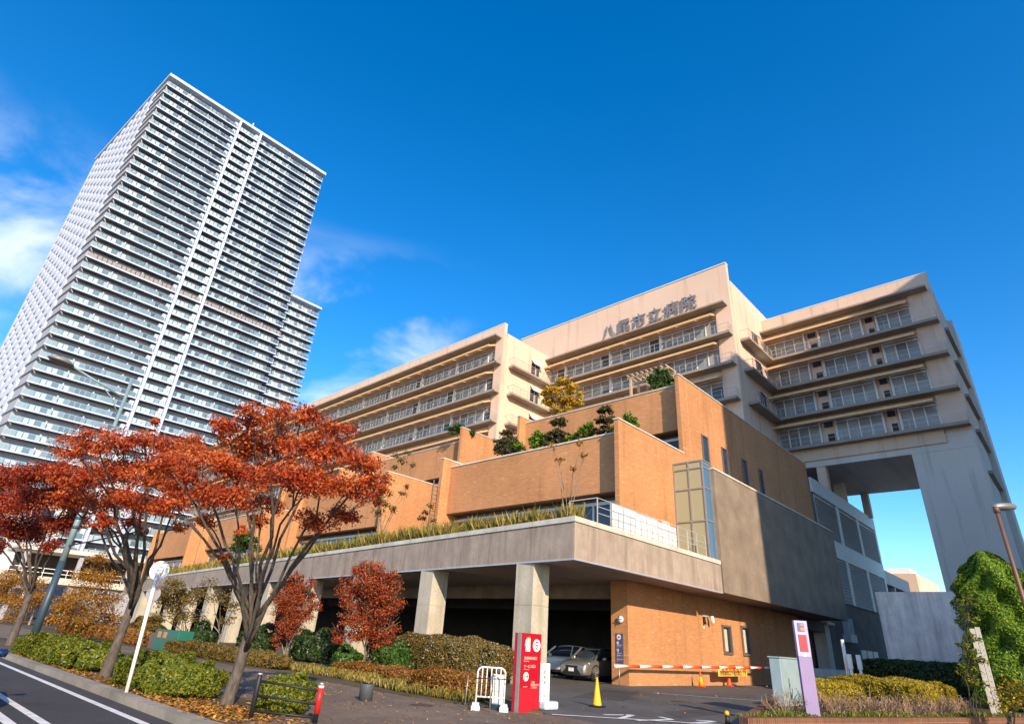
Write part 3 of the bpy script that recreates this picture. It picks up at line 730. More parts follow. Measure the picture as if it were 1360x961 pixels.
cc = mixc(nt, math_(nt, 'MULTIPLY', cl, 0.85), hs.outputs[0], (5.2, 5.5, 6.3))
L(nt, cc, bg.inputs['Color']); bg.inputs['Strength'].default_value = 0.14
SC.view_settings.view_transform = 'Standard'; SC.view_settings.look = 'None'; SC.view_settings.gamma = 1.0
SC.view_settings.exposure = 0.82
SC.render.engine = 'CYCLES'
SC.cycles.max_bounces = 6; SC.cycles.transparent_max_bounces = 6; SC.cycles.use_denoising = True
SC.cycles.sample_clamp_indirect = 8.0
# ================================================================== ground
M_GROUND = mat_asphalt('far_ground', (0.22, 0.2, 0.17))
M_ROAD = mat_asphalt('road_asphalt', (0.055, 0.054, 0.058), 0.15)
M_WALK = mat_asphalt('pavement_asphalt', (0.18, 0.135, 0.098), 0.22)
M_DRIVE = mat_asphalt('driveway_asphalt', (0.105, 0.10, 0.094), 0.2)
M_SOIL = mat_asphalt('soil', (0.10, 0.075, 0.04), 0.35)
M_KERB = mat_concrete('kerb_stone', (0.30, 0.27, 0.22), 0.2, 0.0, False)
M_LINE = plain('road_paint', (0.72, 0.72, 0.70), 0.7, 0, 0.18, 0.2, 6.0)
def sheet(name, pts, z, mat, kind='structure'):
    m = MB(); m.add([(x, y, z) for x, y in pts], [tuple(range(len(pts)))])
    o = m.build(name, mat); o['kind'] = kind; return o
S = 1500
g = sheet('ground', [(-S, -S), (S, -S), (S, S), (-S, S)], -0.16, M_GROUND)
KY = 4.95
def slab(name, pts, z, mat):
    m = MB(); m.prism(pts, -0.155, z); o = m.build(name, mat); o['kind'] = 'structure'; return o
sheet('road', [(-400, -6), (60, -6), (60, KY), (-400, KY)], -0.12, M_ROAD)
slab('pavement', [(-400, KY + 0.31), (-9.0, KY + 0.31), (-6.4, 13.2), (-10.9, 13.2), (-12.5, 12.3), (-14.2, 11.4), (-18.5, 10.2), (-40, 10.2), (-400, 10.2)], 0.0, M_WALK)
slab('side_street', [(-8.85, KY + 0.31), (60, KY + 0.31), (60, 200), (5, 200), (-6.35, 13.2)], -0.02, M_WALK)
slab('driveway', [(-10.8, 13.21), (-6.4, 13.21), (-4.5, 30), (-4.5, 200), (-115, 200), (-115, 20.0), (-19.0, 20.0), (-15.6, 18.4), (-12.2, 14.2)], -0.004, M_DRIVE)
slab('garden_bed', [(-10.95, 13.22), (-12.3, 14.2), (-15.7, 18.35), (-19.1, 19.99), (-115, 19.99), (-115, 12.4), (-40, 12.4), (-19, 12.2), (-15, 12.1), (-12.4, 12.5)], 0.05, M_SOIL)
slab('path', [(-10.96, 13.215), (-12.4, 12.48), (-15, 12.08), (-19, 12.18), (-40, 12.38), (-115, 12.38), (-115, 10.22), (-40, 10.22), (-18.5, 10.22), (-14.2, 11.42), (-12.5, 12.32)], 0.004, M_WALK)
m = MB(); m.prism([(-400, KY), (-8.9, KY), (-8.9, KY + 0.30), (-400, KY + 0.30)], -0.155, 0.03); o = m.build('kerb', M_KERB); o['kind'] = 'structure'
sheet('soil_strip', [(-120, 5.27), (-12.3, 5.27), (-12.3, 7.35), (-120, 7.35)], 0.006, M_SOIL)
sheet('road_edge_line', [(-300, 4.42), (-9, 4.42), (-9, 4.57), (-300, 4.57)], -0.115, M_LINE)
sheet('road_centre_line', [(-300, 3.02), (-9, 3.02), (-9, 3.17), (-300, 3.17)], -0.115, M_LINE)
sheet('road_centre_line', [(-300, 2.55), (-9, 2.55), (-9, 2.72), (-300, 2.72)], -0.115, M_LINE)
def stroke(name, pts, w, z):
    m = MB()
    for (a, b) in zip(pts[:-1], pts[1:]):
        a, b = Vector(a), Vector(b); d = (b - a).normalized(); n = Vector((-d.y, d.x)) * w / 2
        m.add([(a.x - n.x, a.y - n.y, z), (b.x - n.x, b.y - n.y, z), (b.x + n.x, b.y + n.y, z), (a.x + n.x, a.y + n.y, z)], [(0, 1, 2, 3)]); z += 0.0006
    o = m.build(name, M_LINE); o['kind'] = 'structure'; return o
P2 = lambda x, y: tuple(at_z(x, y)[:2])
stroke('driveway_line', [P2(733, 948.5), P2(860, 956), P2(960, 962.5)], 0.14, 0.012)
stroke('driveway_line', [P2(868, 919.5), P2(940, 925), P2(1012, 930)], 0.1, 0.006)
stroke('driveway_marking', [P2(802, 948.5), P2(840, 949), P2(822, 954)], 0.16, 0.006)
stroke('driveway_marking', [P2(846, 956.2), P2(893, 955.0), P2(876, 951.5)], 0.16, 0.006)
stroke('driveway_marking', [P2(914, 960), P2(952, 957.5), P2(925, 956)], 0.16, 0.006)

M_IRON = plain('iron_cover', (0.10, 0.065, 0.05), 0.6, 0.3, 0.2)
for i, (x, y, r) in enumerate(((843, 927.5, 0.32), (905, 931, 0.38), (938, 939.5, 0.3), (560, 936, 0.3))):
    p = at_z(x, y); m = MB(); m.tube([(p.x, p.y, 0.001), (p.x, p.y, 0.009)], r, 20); o = m.build('manhole_cover', M_IRON); o['kind'] = 'structure'
M_PATCH = mat_asphalt('old_asphalt_patch', (0.072, 0.068, 0.066), 0.25)
sheet('asphalt_patch', [P2(760, 925), P2(800, 915), P2(850, 918), P2(830, 930)], 0.001, M_PATCH)
sheet('asphalt_patch', [P2(880, 945), P2(960, 938), P2(985, 944), P2(905, 953)], 0.0014, M_PATCH)
sheet('asphalt_patch', [(-17.5, 8.0), (-14.6, 7.9), (-14.5, 8.8), (-17.4, 8.9)], 0.0044, M_PATCH)
# ================================================================== plants
M_BARK = mat_island('grey_bark', [(0, (0.16, 0.12, 0.095)), (1, (0.2, 0.155, 0.12))], 0.85)
nt_ = M_BARK.node_tree
def bark_detail(m, c0, c1):
    nt = m.node_tree; b = nt.nodes['Principled BSDF']
    g = nt.nodes.new('ShaderNodeNewGeometry'); mp = nt.nodes.new('ShaderNodeMapping'); mp.inputs['Scale'].default_value = (14, 14, 4); L(nt, g.outputs['Position'], mp.inputs['Vector'])
    n = noise(nt, 1.0, 6, mp.outputs[0], 0.7)
    L(nt, ramp(nt, [(0.3, c0), (0.7, c1)], n), b.inputs['Base Color']); bump(nt, b, n, 0.5, 0.02)
bark_detail(M_BARK, (0.04, 0.034, 0.03), (0.16, 0.13, 0.11))
M_BARKP = mat_island('pale_bark', [(0, (0.3, 0.26, 0.2)), (1, (0.36, 0.3, 0.24))], 0.85); bark_detail(M_BARKP, (0.18, 0.15, 0.11), (0.42, 0.36, 0.28))
M_RED = mat_island('red_leaves', [(0, (0.13, 0.014, 0.012)), (0.22, (0.34, 0.035, 0.018)), (0.5, (0.60, 0.115, 0.03)), (0.82, (0.68, 0.20, 0.045)), (1, (0.60, 0.28, 0.08))], 0.5, 0.42, 0.25, 1.1)
M_RED2 = mat_island('dark_red_leaves', [(0, (0.09, 0.012, 0.01)), (0.4, (0.28, 0.035, 0.015)), (0.8, (0.45, 0.075, 0.022)), (1, (0.5, 0.14, 0.03))], 0.45, 0.3, 0.25, 0.9)
M_SHRUBRED = mat_island('rust_leaves', [(0, (0.14, 0.03, 0.018)), (0.4, (0.32, 0.055, 0.022)), (0.8, (0.44, 0.10, 0.035)), (1, (0.40, 0.17, 0.05))], 0.5, 0.25, 0.2)
M_ORANGE = mat_island('orange_leaves', [(0, (0.12, 0.06, 0.012)), (0.35, (0.32, 0.13, 0.018)), (0.7, (0.42, 0.22, 0.025)), (1, (0.2, 0.19, 0.03))], 0.5, 0.3, 0.2, 1.0)
M_YELLOW = mat_island('yellow_leaves', [(0, (0.36, 0.2, 0.02)), (0.5, (0.6, 0.38, 0.03)), (1, (0.62, 0.46, 0.06))], 0.5, 0.3, 0.2)
M_OLIVE = mat_island('olive_leaves', [(0, (0.07, 0.05, 0.015)), (0.4, (0.15, 0.11, 0.025)), (0.7, (0.2, 0.16, 0.035)), (1, (0.26, 0.12, 0.04))], 0.5, 0.25, 0.25)
M_GREEN = mat_island('green_leaves', [(0, (0.02, 0.05, 0.01)), (0.5, (0.05, 0.11, 0.018)), (1, (0.10, 0.18, 0.03))], 0.4, 0.25, 0.35)
M_LIME = mat_island('lime_leaves', [(0, (0.05, 0.085, 0.009)), (0.4, (0.12, 0.165, 0.015)), (0.8, (0.21, 0.235, 0.022)), (1, (0.33, 0.27, 0.035))], 0.4, 0.3, 0.35)
M_DKGREEN = mat_island('dark_leaves', [(0, (0.012, 0.03, 0.01)), (0.5, (0.03, 0.06, 0.014)), (1, (0.07, 0.10, 0.025))], 0.35, 0.15, 0.45)
M_PINE = mat_island('pine_needles', [(0, (0.03, 0.032, 0.014)), (0.5, (0.065, 0.065, 0.026)), (1, (0.12, 0.11, 0.05))], 0.5, 0.15, 0.2)
M_CONIF = mat_island('conifer_leaves', [(0, (0.04, 0.10, 0.012)), (0.5, (0.13, 0.25, 0.02)), (1, (0.30, 0.40, 0.035))], 0.45, 0.2, 0.25)
M_HEDGEB = mat_island('bronze_hedge', [(0, (0.05, 0.06, 0.014)), (0.4, (0.13, 0.11, 0.022)), (0.75, (0.22, 0.14, 0.03)), (0.93, (0.28, 0.13, 0.04)), (1, (0.55, 0.5, 0.4))], 0.35, 0.2, 0.4)
M_HEDGER = mat_island('rust_hedge', [(0, (0.08, 0.035, 0.015)), (0.5, (0.24, 0.095, 0.022)), (1, (0.36, 0.2, 0.03))], 0.5, 0.2, 0.25)
M_HEDGEY = mat_island('golden_hedge', [(0, (0.12, 0.09, 0.01)), (0.5, (0.34, 0.26, 0.02)), (1, (0.5, 0.38, 0.03))], 0.5, 0.25, 0.25)
M_GRASS = mat_island('dry_grass', [(0, (0.10, 0.10, 0.02)), (0.5, (0.25, 0.21, 0.04)), (0.8, (0.38, 0.28, 0.07)), (1, (0.5, 0.38, 0.14))], 0.6, 0.3, 0.2)
M_TWIG = mat_island('dry_twigs', [(0, (0.16, 0.09, 0.05)), (0.6, (0.33, 0.21, 0.12)), (1, (0.42, 0.30, 0.2))], 0.7)
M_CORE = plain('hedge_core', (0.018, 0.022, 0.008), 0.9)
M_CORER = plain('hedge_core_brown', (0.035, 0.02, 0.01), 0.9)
M_LITTER = mat_island('fallen_leaf', [(0, (0.22, 0.08, 0.015)), (0.5, (0.48, 0.2, 0.03)), (1, (0.58, 0.36, 0.06))], 0.6)

def ellipsoid_points(c, r, n, flat=0.62, shell=0.55):
    d = RNG.normal(0, 1, (n, 3)); d /= np.linalg.norm(d, axis=1)[:, None]
    rr = RNG.uniform(shell ** 3, 1, n) ** (1 / 3)
    rr *= RNG.uniform(0.8, 1.18, n)
    P = d * rr[:, None] * np.array([r, r, r * flat]); return P + np.array(c), d
def curve_pts(a, b, bow, n=6):
    a, b = Vector(a), Vector(b); mid = (a + b) / 2 + Vector(bow)
    return [a * (1 - t) ** 2 + mid * 2 * t * (1 - t) + b * t * t for t in [i / n for i in range(n + 1)]]

def tree(name, label, cat, base, fork_h, r0, clusters, leafmat, leaf, dens, group=None, limbs=7, bark=None, stems=False, flat=0.62, lean=(0, 0), twigs=4, shell=0.35, jitter=1.2, leafless_twigs=0, lowest=0.0):
    base = Vector(base); o = thing(name, label, cat, base, group)
    fork = base + Vector((lean[0], lean[1], fork_h))
    Cn = np.array([list(c) for c, r in clusters]); R = np.array([r for c, r in clusters])
    k = min(limbs, len(clusters))
    # group the clusters by direction from the fork
    D = Cn - np.array(fork); Dn = D / np.linalg.norm(D, axis=1)[:, None]
    cen = Dn[np.linspace(0, len(Dn) - 1, k).astype(int)].copy()
    for _ in range(12):
        a = np.argmax(Dn @ cen.T, axis=1)
        for j in range(k):
            if (a == j).any(): cen[j] = Dn[a == j].mean(0); cen[j] /= np.linalg.norm(cen[j])
    tr = MB()
    if not stems:
        tp = [base - Vector((0, 0, 0.2)), base + Vector((0, 0, 0.05)), base + (fork - base) * 0.35 + Vector((r0 * 0.25, 0, 0)), base + (fork - base) * 0.7, fork + Vector((0, 0, 0.05))]
        tr.tube(tp, [r0 * 1.55, r0 * 1.2, r0 * 0.95, r0 * 0.88, r0 * 0.92], 12)
    for j in range(k):
        idx = np.where(a == j)[0]
        if not len(idx): continue
        g = Vector(Cn[idx].mean(0)); far = Vector(Cn[idx[np.argmax(np.linalg.norm(D[idx], axis=1))]])
        tip = g * 0.45 + far * 0.55
        st = (base + Vector((random.uniform(-.18, .18), random.uniform(-.18, .18), -0.05))) if stems else fork + Vector((random.uniform(-.4, .4) * r0, random.uniform(-.4, .4) * r0, random.uniform(-0.75, 0.0) * min(1, fork_h)))
        ln = (tip - st).length; hz = Vector((tip.x - st.x, tip.y - st.y, 0))
        path = curve_pts(st, tip, -hz * 0.10 + Vector((random.uniform(-.05, .05) * ln, random.uniform(-.05, .05) * ln, ln * 0.09)), 8)
        for q in range(2, 8): path[q] += Vector([random.uniform(-.018, .018) * ln for _ in range(3)])
        rb = r0 * random.uniform(0.26, 0.42) if not stems else r0 * random.uniform(0.6, 1.0)
        tr.tube(path, [rb * (1 - 0.82 * (q / 8) ** 0.8) + 0.008 for q in range(9)], 8)
        for i in idx:
            c = Vector(Cn[i]); best = min(range(3, 9), key=lambda q: (path[q] - c).length + (0.25 * ln if q > 6 else 0))
            s = path[best]; rs = rb * (1 - 0.82 * (best / 8) ** 0.8) * 0.7 + 0.006
            bp = curve_pts(s, c, ((c - s).length * random.uniform(-.12, .12), (c - s).length * random.uniform(-.12, .12), (c - s).length * 0.10), 5)
            tr.tube(bp, [max(0.006, rs * (1 - 0.75 * q / 5)) for q in range(6)], 6)
            for _ in range(twigs):
                q = random.randint(2, 5); e = c + Vector([random.gauss(0, 0.55) * R[i], random.gauss(0, 0.55) * R[i], random.gauss(0.2, 0.4) * R[i] * flat])
                tr.tube(curve_pts(bp[q], e, (0, 0, 0.06 * R[i]), 3), [max(0.005, rs * 0.45), max(0.004, rs * 0.3), 0.004, 0.003], 5)
            for _ in range(leafless_twigs):
                e = c + Vector([random.gauss(0, 0.5) * R[i], random.gauss(0, 0.5) * R[i], random.uniform(0.5, 1.5) * R[i]])
                tr.tube(curve_pts(bp[3], e, (0, 0, 0), 3), [0.012, 0.009, 0.006, 0.003], 4)
    tr.build('trunk', bark or M_BARK, o, True)
    PP, NN = [], []
    for c, r in clusters:
        n = int(max(dens * r * r * 12, 40))
        nsub = max(7, int(r * 26))                                            # sprays inside each cluster leave gaps
        sp, _ = ellipsoid_points(c, r * 0.82, nsub, flat, 0.0)
        which = RNG.integers(0, nsub, n)
        off = RNG.normal(0, 1, (n, 3)) * np.array([0.23 * r, 0.23 * r, 0.15 * r])
        P = sp[which] + off; PP.append(P); NN.append(P - np.array(c) + np.array([0, 0, 0.3 * r]))
    P = np.vstack(PP); Nn = np.vstack(NN); Nn /= np.linalg.norm(Nn, axis=1)[:, None] + 1e-6
    quads_mesh('crown', leaf_quads(P, Nn, leaf, jitter, 0.62, 0.35), leafmat, o)
    return o

def px_clusters(base, lst, spread=1.6, rs=1.0):
    """crown clusters as (picture x, picture y, radius in picture px[, metres behind the trunk]) -> real places at real distances"""
    d0 = depth_of(base); out = []
    for t in lst:
        x, y, r = t[:3]; dd = t[3] if len(t) > 3 else random.uniform(-spread, spread)
        out.append((at_depth(x, y, d0 + dd), r * rs * (d0 + dd) / F_PX))
    return out

# ---- red street trees along the kerb
B1 = Vector((-14.08, 6.39, 0))
c1 = [(305, 565, 26), (338, 556, 28), (372, 552, 26), (408, 556, 26), (446, 572, 26), (322, 592, 34), (365, 590, 36), (410, 594, 36), (452, 604, 32), (486, 622, 28), (505, 640, 20),
      (290, 618, 36), (335, 630, 38), (385, 632, 40), (432, 636, 38), (470, 648, 30), (258, 606, 30), (240, 640, 32), (275, 656, 34), (215, 618, 26), (440, 682, 24), (408, 690, 24), (465, 688, 16), (310, 664, 30), (350, 668, 26),
      (228, 672, 24), (500, 662, 14), (272, 690, 18), (322, 706, 10), (300, 740, 9), (345, 690, 16)]
TG = 'red street trees along the kerb'
o1 = tree('red_street_tree', 'largest red leaved street tree, multi limbed grey trunk beside the black fence', 'tree', B1, 1.75, 0.125, px_clusters(B1, c1, 1.5, 1.0), M_RED, 0.062, 390, TG, 15, lean=(0.12, 0.12), twigs=8)
B2 = Vector((-21.16, 5.9, 0))
c2 = [(98, 596, 24), (128, 588, 24), (160, 586, 26), (192, 584, 24), (222, 596, 26), (252, 590, 22), (92, 632, 28), (128, 628, 32), (168, 624, 34), (206, 630, 32), (240, 628, 26), (112, 664, 28), (150, 668, 32), (188, 664, 28), (222, 672, 22), (86, 664, 22), (136, 692, 18), (250, 656, 22), (180, 694, 16), (206, 560, 9), (236, 700, 14)]
o2 = tree('red_street_tree', 'red street tree behind the white bus stop pole', 'tree', B2, 2.3, 0.135, px_clusters(B2, c2, 1.8, 1.0), M_RED, 0.075, 290, TG, 13, twigs=5, lean=(0.1, 0.1))
p3 = at_y(20, 838, 6.2); B3 = Vector((p3.x, 6.2, 0))
c3 = [(-20, 640, 30), (12, 634, 26), (42, 626, 26), (72, 628, 24), (-12, 670, 32), (24, 668, 32), (60, 664, 32), (92, 650, 22), (10, 700, 28), (46, 704, 28), (80, 696, 24), (-24, 706, 26), (104, 690, 18), (66, 724, 14), (-5, 725, 14)]
o3 = tree('red_street_tree', 'red street tree farthest along the kerb, partly cut off by the picture edge', 'tree', B3, 2.6, 0.16, px_clusters(B3, c3, 2.2, 1.0), M_RED2, 0.09, 260, TG, 9, twigs=4)

# ---- garden trees in front of the carport
def px_tree(name, label, base_px, yplane, lst, mat, leaf, dens, r0=0.05, **kw):
    p = at_y(base_px[0], base_px[1], yplane); b = Vector((p.x, yplane, 0.05))
    return tree(name, label, kw.pop('cat', 'tree'), b, kw.pop('fork', 0.6), r0, px_clusters(b, lst, kw.pop('spread', 0.6), kw.pop('rs', 0.95)), mat, leaf, dens, **kw)
px_tree('red_shrub_tree', 'rust red twiggy garden tree left of the concrete column nearest the red sign post', (490, 868), 17.2,
        [(492, 768, 26), (470, 778, 22), (514, 780, 22), (480, 800, 26), (508, 806, 24), (488, 828, 22), (462, 826, 16), (518, 836, 14), (498, 758, 16), (452, 846, 13), (476, 756, 14), (524, 768, 12), (500, 790, 20), (486, 815, 20), (474, 842, 15), (504, 850, 15), (522, 800, 16), (462, 800, 14), (488, 752, 16)],
        M_SHRUBRED, 0.075, 300, 0.045, stems=True, limbs=9, flat=0.95, twigs=8, leafless_twigs=7, bark=M_BARKP, cat='shrub tree')
px_tree('red_shrub_tree', 'smaller rust red garden tree behind the largest red street tree', (378, 882), 17.6,
        [(390, 782, 20), (372, 792, 15), (408, 790, 17), (382, 812, 20), (402, 816, 18), (390, 838, 16), (370, 846, 12), (396, 768, 11), (414, 774, 9), (392, 800, 16), (380, 830, 14), (402, 850, 12), (414, 806, 12)],
        M_SHRUBRED, 0.075, 300, 0.04, stems=True, limbs=7, flat=0.95, twigs=8, leafless_twigs=5, bark=M_BARKP, cat='shrub tree')
px_tree('garden_tree', 'thin brown olive garden tree by the green cabinet', (286, 870), 15.5,
        [(268, 790, 20), (292, 796, 20), (312, 806, 16), (262, 816, 18), (300, 822, 14), (280, 776, 14), (250, 800, 12)], M_OLIVE, 0.1, 50, 0.06, limbs=6, bark=M_BARKP, twigs=6, fork=1.0)
px_tree('garden_tree', 'olive garden tree standing behind the bus stop discs', (240, 868), 15.0,
        [(232, 778, 18), (246, 792, 16), (226, 800, 20), (214, 790, 16), (236, 818, 18), (212, 820, 14)], M_OLIVE, 0.11, 110, 0.06, limbs=5, twigs=5, fork=1.0)
px_tree('orange_tree', 'orange yellow garden tree between the two left red street trees', (140, 860), 14.5,
        [(120, 762, 24), (146, 768, 20), (112, 790, 28), (140, 796, 26), (126, 820, 24), (104, 812, 18), (150, 822, 16), (132, 742, 16), (90, 796, 14), (118, 842, 14)], M_ORANGE, 0.12, 62, 0.09, limbs=7, bark=M_BARKP, fork=1.2)
px_tree('orange_tree', 'orange garden tree at the left edge behind the farthest red tree', (30, 850), 15.0,
        [(18, 768, 22), (40, 776, 20), (8, 792, 22), (34, 800, 22), (56, 792, 16), (0, 776, 20), (20, 818, 16)], M_ORANGE, 0.14, 55, 0.1, limbs=6, bark=M_BARKP, fork=1.6)
px_tree('orange_tree', 'small orange tree right of the dark blue lamp post foot', (92, 862), 15.5,
        [(80, 808, 14), (96, 802, 14), (70, 822, 14), (90, 824, 16)], M_ORANGE, 0.18, 45, 0.06, limbs=4, bark=M_BARKP, fork=0.8)

# ---- plants on the roof terraces
def roof_tree(name, label, base_px, y, z, lst, mat, leaf, dens, **kw):
    p = at_y(base_px[0], base_px[1], y); b = Vector((p.x, y, z))
    return tree(name, label, kw.pop('cat', 'tree'), b, kw.pop('fork', 0.5), kw.pop('r0', 0.08), px_clusters(b, lst, kw.pop('spread', 0.7), kw.pop('rs', 1.0)), mat, leaf, dens, **kw)
roof_tree('yellow_tree', 'bright yellow tree on the upper roof terrace under the centre ward balconies', (746, 545), 40.0, 19.0,
          [(748, 506, 11), (736, 518, 12), (758, 516, 12), (730, 534, 12), (748, 532, 14), (764, 532, 12), (740, 546, 10), (756, 546, 10), (772, 522, 7), (724, 522, 7)], M_YELLOW, 0.2, 120, fork=0.9, rs=0.8)
roof_tree('round_shrub', 'dark green shrub beside the timber pergola on the upper terrace', (878, 520), 38.2, 19.2, [(878, 494, 9), (868, 504, 10), (886, 504, 10), (876, 514, 11), (890, 514, 8)], M_GREEN, 0.17, 150, cat='shrub', fork=0.3)
roof_tree('cloud_pine', 'cloud pruned pine in three tiers, right of the terrace shrubs', (804, 578), 30.4, 13.0, [(804, 543, 8), (798, 545, 6), (810, 546, 6), (803, 556, 9), (796, 559, 6), (811, 557, 7), (803, 570, 10), (793, 573, 7), (812, 572, 7)], M_PINE, 0.15, 260, cat='pine', fork=0.5, spread=0.3, flat=0.5)
roof_tree('cloud_pine', 'cloud pruned pine between two rounded green shrubs on the brick terrace', (742, 592), 30.4, 13.0, [(742, 559, 8), (736, 562, 6), (748, 564, 6), (740, 574, 9), (731, 578, 7), (750, 577, 7), (740, 586, 11), (728, 589, 8), (752, 588, 7)], M_PINE, 0.15, 260, cat='pine', fork=0.5, spread=0.3, flat=0.5)
for lab, bp, lst, mt in (('dark rounded shrub leftmost on the brick terrace', (673, 604), [(674, 577, 9), (666, 586, 10), (681, 587, 9), (672, 596, 13), (662, 598, 7)], M_PINE),
                         ('small bright green shrub right of the dark rounded terrace shrub', (689, 600), [(688, 592, 7), (693, 597, 7), (684, 598, 6)], M_CONIF),
                         ('green rounded shrub left of the lower cloud pruned pine', (716, 594), [(716, 577, 8), (710, 585, 9), (722, 583, 9), (714, 591, 10), (726, 590, 7)], M_CONIF),
                         ('green leaning shrub between the two cloud pruned pines', (780, 584), [(782, 567, 8), (774, 573, 8), (786, 574, 8), (770, 580, 8), (780, 580, 8)], M_CONIF),
                         ('low green shrub at the foot of the lower cloud pruned pine', (762, 588), [(758, 582, 6), (765, 580, 6), (762, 586, 6)], M_CONIF),
                         ('small green shrub at the foot of the taller cloud pruned pine', (818, 572), [(817, 566, 6), (822, 568, 5)], M_CONIF)):
    roof_tree('round_shrub', lab, bp, 30.2, 13.0, lst, mt, 0.14, 260, cat='shrub', fork=0.3, spread=0.4, group='shrubs on the brick terrace', flat=0.8)
roof_tree('round_shrub', 'yellow green dome shaped shrub behind the lower brick side wall', (837, 572), 32.5, 13.0, [(836, 556, 9), (829, 563, 9), (843, 564, 8), (836, 568, 9)], M_CONIF, 0.14, 260, cat='shrub', fork=0.3, spread=0.4, flat=0.8)
roof_tree('round_shrub', 'green shrub on the left terrace below the left ward windows', (613, 585), 37.4, 19.4, [(610, 568, 9), (602, 572, 8), (619, 573, 7), (626, 574, 6)], M_GREEN, 0.17, 150, cat='shrub', fork=0.3)
roof_tree('bare_sapling', 'almost bare sapling with a few orange leaves in front of the brick terrace wall', (756, 690), 24.5, 6.5, [(733, 592, 8), (770, 588, 6), (776, 604, 6), (744, 610, 7), (762, 622, 6)], M_ORANGE, 0.14, 10, r0=0.05, fork=1.0, bark=M_BARKP, twigs=6, leafless_twigs=3, cat='sapling')
roof_tree('sapling', 'small yellow green sapling with a white stem on the carport roof', (507, 706), 24.0, 6.5, [(510, 668, 10), (502, 680, 9), (522, 676, 9), (516, 656, 8), (534, 654, 7), (540, 646, 5), (504, 660, 7)], M_OLIVE, 0.17, 26, r0=0.06, fork=1.0, bark=M_BARKP, twigs=5, cat='sapling')
roof_tree('sapling', 'yellowish sapling against the upper left brick wall', (535, 626), 33.0, 13.9, [(534, 612, 8), (526, 604, 6), (542, 602, 6), (548, 618, 6), (524, 620, 6)], M_OLIVE, 0.2, 20, r0=0.05, fork=0.7, bark=M_BARKP, cat='sapling')
roof_tree('sapling', 'yellow green sapling beside the ladder on the carport roof', (570, 700), 24.2, 6.5, [(566, 680, 7), (572, 672, 6), (560, 688, 7), (576, 690, 6)], M_OLIVE, 0.17, 24, r0=0.04, fork=0.5, bark=M_BARKP, cat='sapling')
roof_tree('round_shrub', 'green shrub on the carport roof behind the largest red street tree', (330, 735), 26.0, 6.5, [(322, 712, 12), (334, 716, 11), (318, 726, 12), (340, 728, 8)], M_GREEN, 0.15, 150, cat='shrub', fork=0.4)

def strip_plants(name, label, pts, h, n, mat, leaf, kind='stuff', tall=1.0):
    """ornamental grass along a line: blades standing in tufts"""
    pts = [Vector(p) for p in pts]; seg = [(pts[i + 1] - pts[i]).length for i in range(len(pts) - 1)]
    P = []; Q = []
    for i, (a, b) in enumerate(zip(pts[:-1], pts[1:])):
        k = int(n * seg[i] / sum(seg)); t = RNG.uniform(0, 1, k)
        base = np.outer(1 - t, a) + np.outer(t, b); base[:, 0] += RNG.normal(0, 0.12, k); base[:, 1] += RNG.uniform(-0.45, 0.45, k)
        hh = h * (0.55 + 0.45 * np.sin(base[:, 0] * 2.3 + 1.3 * np.sin(base[:, 0] * 0.9))**2) * RNG.uniform(0.5, 1.15, k)
        lean = RNG.normal(0, 0.28, (k, 3)) * hh[:, None]; lean[:, 2] = hh
        side = RNG.normal(0, 1, (k, 3)); side[:, 2] = 0; side *= (leaf / (np.linalg.norm(side, axis=1) + 1e-6))[:, None]
        tip = base + lean; mid = base + lean * 0.55 + side * 0.2
        Q.append(np.stack([base - side * 0.3, mid + side, tip, mid - side * 0.6], axis=1))
        # leafy bits
        kk = k // 2; f = RNG.uniform(0.3, 1, kk)[:, None]
        Q.append(leaf_quads(base[:kk] + lean[:kk] * f, RNG.normal(0, 1, (kk, 3)), leaf * 2.4, 1.0))
    o = quads_mesh(name, np.vstack(Q), mat); tag(o, label, 'planting', None, kind); return o
strip_plants('terrace_grass', 'strip of dry ornamental grass along the carport roof edge', [(-16.6, 21.9, 6.5), (-34, 22.8, 6.5), (-36, 23.5, 6.5)], 1.15, 9000, M_GRASS, 0.05)
strip_plants('terrace_grass', 'strip of low green and yellow plants on the left carport roof', [(-36, 23.6, 6.5), (-60, 26.2, 6.5), (-100, 30.0, 6.5)], 1.3, 11000, M_GRASS, 0.09)
strip_plants('terrace_planting', 'low bushes along the front of the carport roof', [(-17.6, 22.3, 6.5), (-60, 26.0, 6.5)], 0.85, 9000, M_GREEN, 0.09)
strip_plants('terrace_planting', 'low green growth along the upper roof terrace edge', [(-19.0, 37.2, 19.1), (-33, 37.4, 19.1)], 0.75, 2500, M_OLIVE, 0.09)

